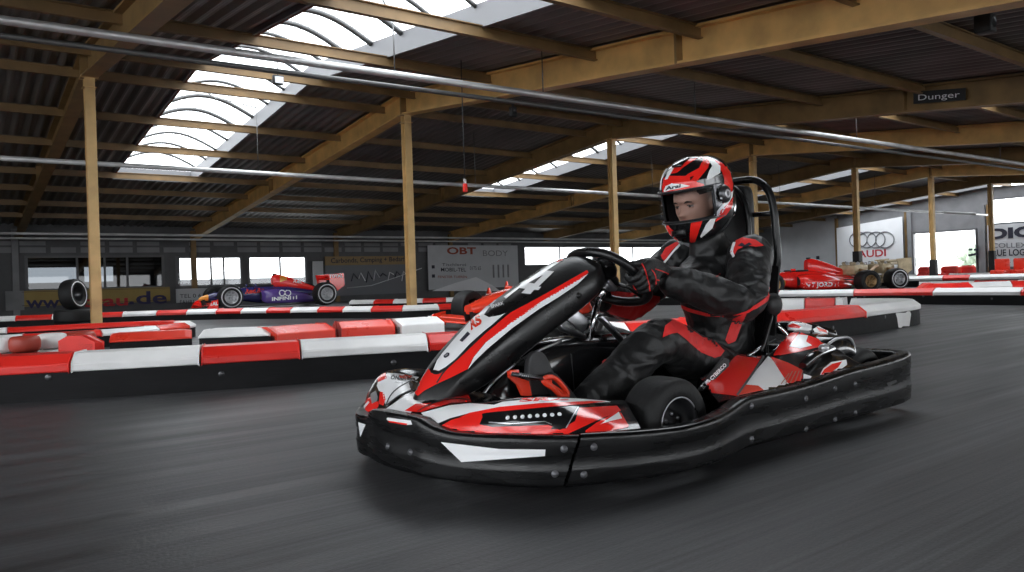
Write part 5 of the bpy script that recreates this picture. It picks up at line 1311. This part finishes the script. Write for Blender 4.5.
for s in (1, -1):
    body.ellipsoid(HL(.0765, s * .031, .002), (.0120, .0125, .0085), 'eye', 14, 10)
    body.ellipsoid(HL(.0845, s * .0315, .001), (.006, .0062, .0062), 'iris', 12, 8)
    body.ellipsoid(HL(.0775, s * .031, .0088), (.0125, .0150, .0060), 'skin', 14, 10)
    body.ellipsoid(HL(.0765, s * .031, -.0075), (.0120, .0145, .0050), 'skin', 14, 10)
bo = body.build('body', driver)
hb_ = MB()
for s in (1, -1): hb_ = MB(); hb_.tube([HL(.095, s * .012, .017), HL(.097, s * .03, .022), HL(.086, s * .047, .017)], [.004, .0055, .0025], 'brow', 6, flat=.7); hb_.build('eyebrow', driver)
for s in (1, -1): hb_ = MB(); hb_.tube([HL(.0875, s * .020, .0045), HL(.090, s * .031, .0065), HL(.083, s * .043, .003)], [.0014, .002, .0014], 'brow', 6); hb_.build('eyelash', driver)
hb_ = MB(); hb_.tube([HL(.092, -.024, -.057), HL(.103, 0, -.055), HL(.092, .024, -.057)], [.002, .0055, .002], 'lip', 8); hb_.build('lips', driver)
hb_ = MB(); rows = []
for i in range(13):
    t = i / 12; a = radians(5 + 85 * t); rows.append([HL(-.012 + .1 * cos(b_) * cos(a) * (1.06 if cos(b_) > 0 else 1.14), .081 * sin(b_) * cos(a), .03 + .094 * sin(a)) for b_ in [2 * pi * j / 30 for j in range(30)]])
hb_.grid(rows, 'brow', closed_v=True); hb_.build('hair', driver)

# ---- suit
def fold(b, amp=.0075):
    n = b.n; out = []
    axes = [(SHn, ELn), (ELn, WRn), (SHf, ELf), (ELf, WRf), (HPn, KNn), (KNn, ANn), (HPf, KNf), (KNf, ANf), (V(2.65, 2.1, .2), V(2.64, 2.1, .62))]
    for i, v in enumerate(b.v):
        best = None
        for a, c in axes:
            d = c - a; t = max(0, min(1, (v - a).dot(d) / d.length_squared)); q = a + d * t; dist = (v - q).length * (.55 if d.length > .4 and abs(d.z) > .4 else 1)
            if best is None or dist < best[0]: best = (dist, t, d.normalized(), a)
        _, t, ax, a = best
        along = (v - a).dot(ax); perp = (v - a) - ax * along
        tw = v.x * 5 + v.y * 3; p = V(perp.x, perp.y, perp.z) * 13 + ax * along * 17 + V(sin(tw), cos(tw), 0) * .5
        f = noise.noise(p + noise.noise_vector(v * 7) * 1.1); f2 = noise.noise(p * .55 + V(7, 3, 1))
        rg = (1 - abs(f) * 2.2); out.append(v + n[i] * (amp * (rg * .75 + f2 * .9)))
    b.v = out
collar = ell_tube([P5(V(2.615, 2.105, .715), .085, .09), P5(V(2.60, 2.105, .765), .072, .078), P5(V(2.595, 2.10, .80), .066, .070)], 'suit', 24)
suit = fuse(figure(.010, 'suit') + [collar], .0062, 3, .5, 'suit')
fold(suit)
su_b = suit.bvh()
def U_(poly, m='suitred', off=.0016, curve=0, res=2.0): suit.decal(poly, m, su_b, off + .0016, res, curve=curve, maxd=.05)
# shoulder patches
U_([(733, 242), (743, 238), (755, 240), (764, 246), (756, 247), (746, 246), (738, 250), (734, 257), (731, 253)], 'suitred', .0016)
U_([(734, 242), (730.5, 252), (733.5, 258), (735.5, 256.5), (733.5, 251.5), (736.5, 243)], 'inkwhite', .003, res=1.5)
U_([(738, 246), (742, 243), (745, 245.5), (749, 243), (752, 245), (747, 247), (743, 247.5)], 'ink', .003, res=1.4)
U_([(661, 256), (666, 248), (677, 242), (679, 244), (672, 251), (664, 262)], 'suitred'); U_([(663, 262.5), (672, 252.5), (679, 244.5), (680, 246), (673, 254), (664.5, 264)], 'inkwhite', .003, res=1.4)
# side panel under the arm, thigh stripe, piping
U_([(733, 318), (746, 313), (741, 326), (735, 341), (728, 344), (725, 340), (729, 328)])
U_([(769, 287), (767, 296), (756, 304), (746, 311), (733, 315), (744, 314), (757, 308), (767, 301), (770, 293)])
U_([(677, 303), (690, 308), (706, 313), (724, 315), (724, 317), (706, 316), (690, 312), (678, 306)])
suit.stroke([(716, 277), (720, 274)], 1.2, 'suitred', su_b, .003)
U_([(662, 338), (665, 326), (673, 320), (678, 322), (688, 328), (703, 338), (711, 338), (724, 351), (720, 356), (714, 358), (700, 352), (686, 340), (677, 333), (670, 334)])
U_([(600, 363), (608, 354), (612, 353), (606, 361), (601, 366)])
U_([(604, 290), (660, 296), (656, 318), (640, 322), (606, 312)], 'suitred')
U_([(602, 298), (632, 303), (634, 306), (603, 302)], 'suit', .003)
suit.build('racing_suit', driver)

# ---- gloves
def finger(pts, r0, r1): return ell_tube([P5(p, r0 + (r1 - r0) * i / (len(pts) - 1), r0 + (r1 - r0) * i / (len(pts) - 1)) for i, p in enumerate(pts)], 'glove', 12, 3)
def hand(G, o, wr, name, lbl):
    """G: point on the rim; o: outward; fingers close over the rim from outside, thumb from the driver's side"""
    t = su; n = sn; L = []
    K = []
    for i in range(4):
        q = G + t * (.036 - .024 * i) + o * .036 + n * .006
        ln = [1.0, 1.06, 1.0, .86][i]
        pts = [G + t * (.028 - .019 * i) + o * .044 + n * .05, q, G + t * (.037 - .0245 * i) + o * .030 - n * .026 * ln, G + t * (.037 - .0245 * i) + o * .002 - n * .038 * ln, G + t * (.036 - .0245 * i) - o * .024 * ln - n * .026, G + t * (.035 - .0245 * i) - o * .030 * ln - n * .006]
        L.append(finger(pts, .0125, .0105))
    for i in range(4): L.append(ell_tube([P5(G + t * (.034 - .0225 * i) + o * .042 + n * .008, .0165, .0165), P5(G + t * (.026 - .017 * i) + o * .045 + n * .05, .0185, .0185), P5(wr.lerp(G + t * (.02 - .013 * i) + o * .03 + n * .09, .5), .021, .021), P5(wr, .024, .024)], 'glove', 14))
    L.append(ell_tube([P5(G + o * .030 + n * .07 + t * .012, .016, .016), P5(G + o * .02 + n * .045 + t * .038, .0155, .0155), P5(G + o * .006 + n * .026 + t * .052, .0135, .0135), P5(G - o * .012 + n * .018 + t * .060, .0115, .0115)], 'glove', 12))
    back = (wr - (G + n * .08)).normalized(); L.append(ell_tube([P5(wr - back * .02, .035, .036), P5(wr + back * .045, .046, .046), P5(wr + back * .06, .047, .047)], 'glove', 20))
    b = fuse(L, .0032, 2, .5, 'glove'); return b
Gn = min(rim, key=lambda p: (p - (SC + so * SRAD * 1.04 + su * .01)).length); Gf = min(rim, key=lambda p: (p - (SC - so * SRAD * 1.04 + su * .0)).length)
g1 = hand(Gn, so, WRn, '', ''); bg = g1.bvh()
def G_(poly, m='suitred', off=.0016, res=1.6): g1.decal(poly, m, bg, off, res, maxd=.03)
G_([(619.5, 270), (624, 269.5), (624, 275), (620, 276)])
for ln, w in (([(642, 263), (645, 270), (648, 280), (650, 291)], 1.0), ([(651, 269), (655, 275), (656, 284), (655, 294)], 1.0), ([(655, 269), (664, 272), (674, 277), (677, 283), (675, 291)], 1.0), ([(667, 278), (670, 285), (672, 296)], 1.3), ([(656, 280), (661, 281), (658, 286), (662, 288)], 1.2), ([(633, 285), (637, 291), (640, 297)], .8)):
    g1.stroke(ln, w, 'suitred', bg, .002, 1.4, curve=4, maxd=.03)
g1.stroke([(668, 279.5), (670.5, 287)], .8, 'inkwhite', bg, .003, 1.4)
g1.build('glove', driver)
g2 = hand(Gf, -so, WRf, '', ''); bg = g2.bvh(); g2.build('glove', driver)

# ---- boots
def boot(an, toe, heel):
    d = (toe - heel).normalized()
    L = [ell_tube([P5(an + (an - heel).normalized() * .05, .046, .046), P5(an, .042, .046), P5(heel.lerp(an, .45), .040, .046)], 'black', 18),
         ell_tube([P5(heel, .032, .033), P5(heel.lerp(toe, .35) , .044, .036), P5(heel.lerp(toe, .7), .044, .028), P5(toe - d * .02, .036, .020)], 'black', 18)]
    b = fuse(L, .0042, 2, .5, 'black'); return b
b1 = boot(ANn, V(1.605, 1.985, .305), V(1.735, 1.98, .125)); bb = b1.bvh()
try:
    b1.decal([(576, 382), (582, 382), (588, 386), (590, 391), (582, 389)], 'darksteel', bb, res=1.2); b1.decal([(580, 384), (584, 384.3), (584.6, 386.4), (581, 386.4)], 'silver', bb, .0025, 1)
    b1.decal([(581, 393), (587, 393.5), (589, 397), (583, 396)], 'silver', bb, .002, 1)
except Exception: pass
b1.build('boot', driver)
b2 = boot(ANf, V(1.56, 2.29, .29), V(1.68, 2.29, .11)); b2.build('boot', driver)
# seat harness side pad
b = MB(); b.ellipsoid(V(2.80, 1.93, .485), (.05, .03, .05), 'black', 14, 8); b.build('seat_pad', kart)

# ---- helmet
helmet_root = None
HS = [(-.178, .085, .075, .083), (-.165, .125, .098, .100), (-.135, .162, .128, .118), (-.10, .176, .145, .130), (-.06, .178, .155, .137), (-.045, .176, .157, .139), (.072, .163, .160, .139), (.085, .160, .158, .137), (.12, .140, .145, .124), (.148, .108, .118, .100), (.168, .065, .075, .064), (.175, .02, .025, .02)]
HO = V(2.545, 2.10, .945)
FH = V(-1, -.06, -.20).normalized(); LH = UP.cross(FH).normalized(); UH = FH.cross(LH)
def HP(f, l, u): return HO + FH * f + LH * l + UH * u
def hrow(h, a, b_, w, off=0.0, n=72, a0=0, a1=2 * pi):
    r = []
    for j in range(n):
        t = a0 + (a1 - a0) * j / (n if a1 - a0 > 6.2 else n - 1); ca, sa = cos(t), sin(t)
        r.append(HP((((a if ca > 0 else b_) + off) * math.copysign(abs(ca) ** .92, ca)), (w + off) * math.copysign(abs(sa) ** .92, sa), h - (.02 * (1 - ca) * (1 if h < -.1 else 0)) * -1))
    return r
hs = crm(HS, 5)
def prof_at(h):
    for i in range(len(hs) - 1):
        if hs[i][0] <= h <= hs[i + 1][0]:
            k = (h - hs[i][0]) / max(1e-6, hs[i + 1][0] - hs[i][0]); return tuple(hs[i][q] + (hs[i + 1][q] - hs[i][q]) * k for q in (1, 2, 3))
    return hs[0][1:] if h < hs[0][0] else hs[-1][1:]
V0, V1, VA = -.074, .047, radians(66)
hl = [q[0] for q in hs if q[0] < V0 - 1e-4] + [V0 + (V1 - V0) * i / 6 for i in range(7)] + [q[0] for q in hs if q[0] > V1 + 1e-4]
def shell(off, m, b):
    n = 72; rows = [hrow(h, *prof_at(h), off, n) for h in hl]; vs = [p for r in rows for p in r]; fs = []
    for i in range(len(hl) - 1):
        for j in range(n):
            am = (j + .5) / n * 2 * pi; am = min(am, 2 * pi - am); hm = (hl[i] + hl[i + 1]) / 2
            if V0 < hm < V1 and am < VA: continue
            fs.append((i * n + j, i * n + (j + 1) % n, (i + 1) * n + (j + 1) % n, (i + 1) * n + j))
    e = len(vs); vs.append(HP(0, 0, .176 + off)); fs += [((len(hl) - 1) * n + j, (len(hl) - 1) * n + (j + 1) % n, e) for j in range(n)]
    b.add(vs, fs, m); return rows
hm_ = MB(); shell(0, 'blackg', hm_); 
full = MB(); full.grid([hrow(h, *prof_at(h), 0, 72) for h in hl], 'blackg', closed_v=True); fbv = full.bvh()
inner = MB(); shell(-.012, 'lining', inner)
hm_.add(inner.v, inner.f, 'lining')
hbv = hm_.bvh()
def J(poly, m, off=.0012, res=1.6, curve=0): hm_.decal(poly, m, hbv, off, res, curve=curve, maxd=.03)
J([(663, 196), (662, 187), (664, 178), (670, 176), (690, 176), (690, 180), (704, 184), (704, 189), (697, 190), (690, 190.5), (680, 192), (670, 195)], 'red')
J([(671, 174), (672, 169), (680, 163), (688, 159), (698, 158), (690, 163), (683, 168), (677, 173)], 'red')
J([(704, 158), (710, 161), (708, 168), (698, 180), (692, 186), (688, 184), (694, 176), (682, 179), (688, 174), (699, 168)], 'red')
J([(726, 166), (730, 172), (733, 186), (731, 197), (722, 208), (724, 196), (724, 180), (722, 172)], 'red')
J([(699, 157), (708, 157), (722, 163), (730, 172), (733, 184), (731, 193), (727, 184), (722, 172), (714, 163), (703, 159)], 'red')
J([(707, 159), (713, 160), (720, 166), (720, 173), (712, 178), (706, 180), (709, 171), (712, 166)], 'white', .002)
J([(664, 191), (666, 186), (672, 183.5), (682, 184), (690, 186), (681, 188), (671, 190), (665, 192)], 'white', .0025)
hm_.textdecal('Arai', (666, 190.3), (15, -3.2), (.3, -3.6), 'ink', hbv, .004, bold=.04)
J([(665, 180), (668, 172), (676, 165), (672, 172), (668, 179)], 'white', .002)
hm_.stroke([(661, 190), (662, 180), (666, 171), (674, 163), (686, 158.5), (698, 157.8)], 1.1, 'white', hbv, .003, 1.5, curve=3)
J([(691, 222), (704, 214), (702, 222), (695, 242), (689.5, 243), (690, 230)], 'red')
J([(733, 190), (732, 197), (722, 213), (712, 222), (705, 230), (700, 236.5), (706, 224), (716, 212), (727, 199), (730, 193)], 'white', .002)
J([(731, 200), (733, 196), (732, 206), (726, 215), (715, 222), (719, 212)], 'red', .002)
J([(700, 236), (713, 215), (716, 217), (712, 228), (701, 237.5)], 'white', .0025)
J([(659.5, 203), (661, 203), (664, 218), (670, 227), (677, 234), (681, 243), (678, 245), (672, 237), (665, 226), (661, 214)], 'red', .002)
J([(659.5, 197), (661, 197), (662, 208), (665, 218), (664, 219), (660.5, 209)], 'white', .003)
J([(672, 231), (684, 229), (688, 230), (686, 237), (680, 241), (675, 236)], 'blackp', .003)
for i in range(4): hm_.stroke([(673 + i * 1.2, 231.5 + i * 2.2), (686, 230 + i * 2.2)], .7, 'darksteel', hbv, .004, 1.5)
J([(702, 166), (705, 160), (706.5, 160.5), (703, 168)], 'redo', .0035, 1.2)
hm_.textdecal('AERO', (690, 222), (1, 1), (0, -1), 'red', hbv) if False else None
helmet = hm_.build('helmet', driver)
# eyeport gasket, visor, hinge, vents, spoiler
b = MB()
ga = lambda h, t: hrow(h, *prof_at(h), .002, 2, t, t)[0]
loop = [ga(V0, -VA + 2 * VA * i / 24) for i in range(25)] + [ga(V0 + (V1 - V0) * i / 6, VA) for i in range(1, 6)] + [ga(V1, VA - 2 * VA * i / 24) for i in range(25)] + [ga(V1 - (V1 - V0) * i / 6, -VA) for i in range(1, 6)]
b.tube(loop, .0045, 'black', 8, closed=True); b.build('eyeport_gasket', helmet)
b = MB(); vr = []
for i in range(9):
    h = V0 - .006 + (V1 - V0 + .012) * i / 8; vr.append(hrow(h, *prof_at(h), .009, 40, -radians(80), radians(80)))
b.grid(vr, 'visor'); b.build('visor', helmet)
for lo in (0, -1):
    b = MB(); b.tube(vr[lo], .0022, 'darksteel', 6); b.build('visor_edge', helmet)
for s in (-1, 1):
    c = hrow(.006, *prof_at(.006), .010, 2, s * radians(84), s * radians(84))[0]; b = MB(); b.lathe([(0, .010), (.022, .009), (.034, .004), (.038, -.004)], c, LH * s, 'darksteel', 24); b.lathe([(.010, .012), (.014, .013), (.018, .011)], c, LH * s, 'silver', 20); b.build('visor_hinge', helmet)
    c = hrow(-.012, *prof_at(-.012), .013, 2, s * radians(80), s * radians(80))[0]; b = MB(); b.bbox(c, (.05, .006, .008), 'silver', .002, Matrix.Rotation(0, 3, 'Z')); b.build('visor_latch', helmet)
b = MB(); b.bbox(HP(.085, 0, .160), (.07, .05, .014), 'blackg', .006, Matrix.Rotation(-.55, 3, 'Y')); b.build('top_vent', helmet)
b = MB(); b.bbox(HP(-.14, 0, .105), (.07, .11, .02), 'silver', .008, Matrix.Rotation(.45, 3, 'Y')); b.build('rear_spoiler', helmet)
b = MB(); b.bbox(HP(.168, .0, -.118), (.018, .070, .028), 'blackp', .007, Matrix.Rotation(0, 3, 'Y')); b.build('chin_vent', helmet)
b = MB(); b.tube([HP(.0, -.10, -.15), HP(.02, -.09, -.185), HP(.01, -.05, -.21)], .009, 'inkgrey', 8, flat=.4); b.build('chin_strap', helmet)
# ================================================================ LIGHT, CAMERA
w = bpy.data.worlds.new('sky'); scene.world = w; w.use_nodes = True
bgn = w.node_tree.nodes['Background']; bgn.inputs['Color'].default_value = (.93, .965, 1, 1); bgn.inputs['Strength'].default_value = SKY_STR
def portal(c, sx, sy, rot):
    l = bpy.data.lights.new('daylight_portal', 'AREA'); l.shape = 'RECTANGLE'; l.size = sx; l.size_y = sy; l.cycles.is_portal = True
    o = bpy.data.objects.new('daylight_portal', l); COL.objects.link(o); o.location = c; o.rotation_euler = rot
for k in SKB:
    a, b = sky_x(k)
    for (y0, y1) in ((SKY_Y0, YR), (YR, SKY_Y1)):
        ym = (y0 + y1) / 2; sl = math.atan2(roof(y1) - roof(y0), y1 - y0)
        portal(((a + b) / 2, ym, roof(ym) + .50), b - a, (y1 - y0) / cos(sl), (sl, 0, 0))
for a, b in FX:
    ym = (FY0 + FY1) / 2; sl = math.atan2(roof(FY1) - roof(FY0), FY1 - FY0); portal(((a + b) / 2, ym, roof(ym) + .26), b - a, (FY1 - FY0) / cos(sl), (sl, 0, 0))
portal((13, YN - .1, 1.35), 50, 1.3, (radians(90), 0, pi))
for (a, b, z0, z1) in win_spec[1:]: portal(((a + b) / 2, YW + .06, (z0 + z1) / 2), b - a, z1 - z0, (radians(90), 0, 0) if False else (radians(-90), 0, 0))
portal((XB - .1, 2.5, 1.7), 2.6, 17, (0, radians(-90), 0))
portal((XE + .1, 16.75, 1.2), 2.3, 2.8, (0, radians(90), 0))
for (y0, y1, z0, z1) in ((9.0, 14.8, 2.5, 3.62), (4.2, 9, 1.1, 2.9), (-.8, 3.8, 1.1, 2.9)): portal((XE + .06, (y0 + y1) / 2, (z0 + z1) / 2), z1 - z0, y1 - y0, (0, radians(90), 0))

cam = bpy.data.cameras.new('camera'); co = bpy.data.objects.new('camera', cam); COL.objects.link(co); scene.camera = co
cam.sensor_width = 36; cam.sensor_fit = 'HORIZONTAL'; cam.lens = 36 * F / 1024; cam.shift_x = 0; cam.shift_y = -(286 - CY) / 1024
cam.clip_start = .05; cam.clip_end = 300
R_ = (RT * CC - UP * S); U_ = (RT * S + UP * CC)
co.matrix_world = Matrix(((R_.x, U_.x, -FW.x, 0), (R_.y, U_.y, -FW.y, 0), (R_.z, U_.z, -FW.z, H), (0, 0, 0, 1)))
scene.view_settings.view_transform = 'Standard'; scene.view_settings.look = 'None'; scene.view_settings.gamma = 1; scene.view_settings.use_curve_mapping = False
scene.view_settings.exposure = EXPO
cy = scene.cycles; cy.use_denoising = True
try: cy.denoiser = 'OPENIMAGEDENOISE'
except Exception: pass
cy.max_bounces = 8; cy.diffuse_bounces = 5; cy.glossy_bounces = 3; cy.transparent_max_bounces = 16; cy.caustics_reflective = False; cy.caustics_refractive = False; cy.sample_clamp_indirect = 6
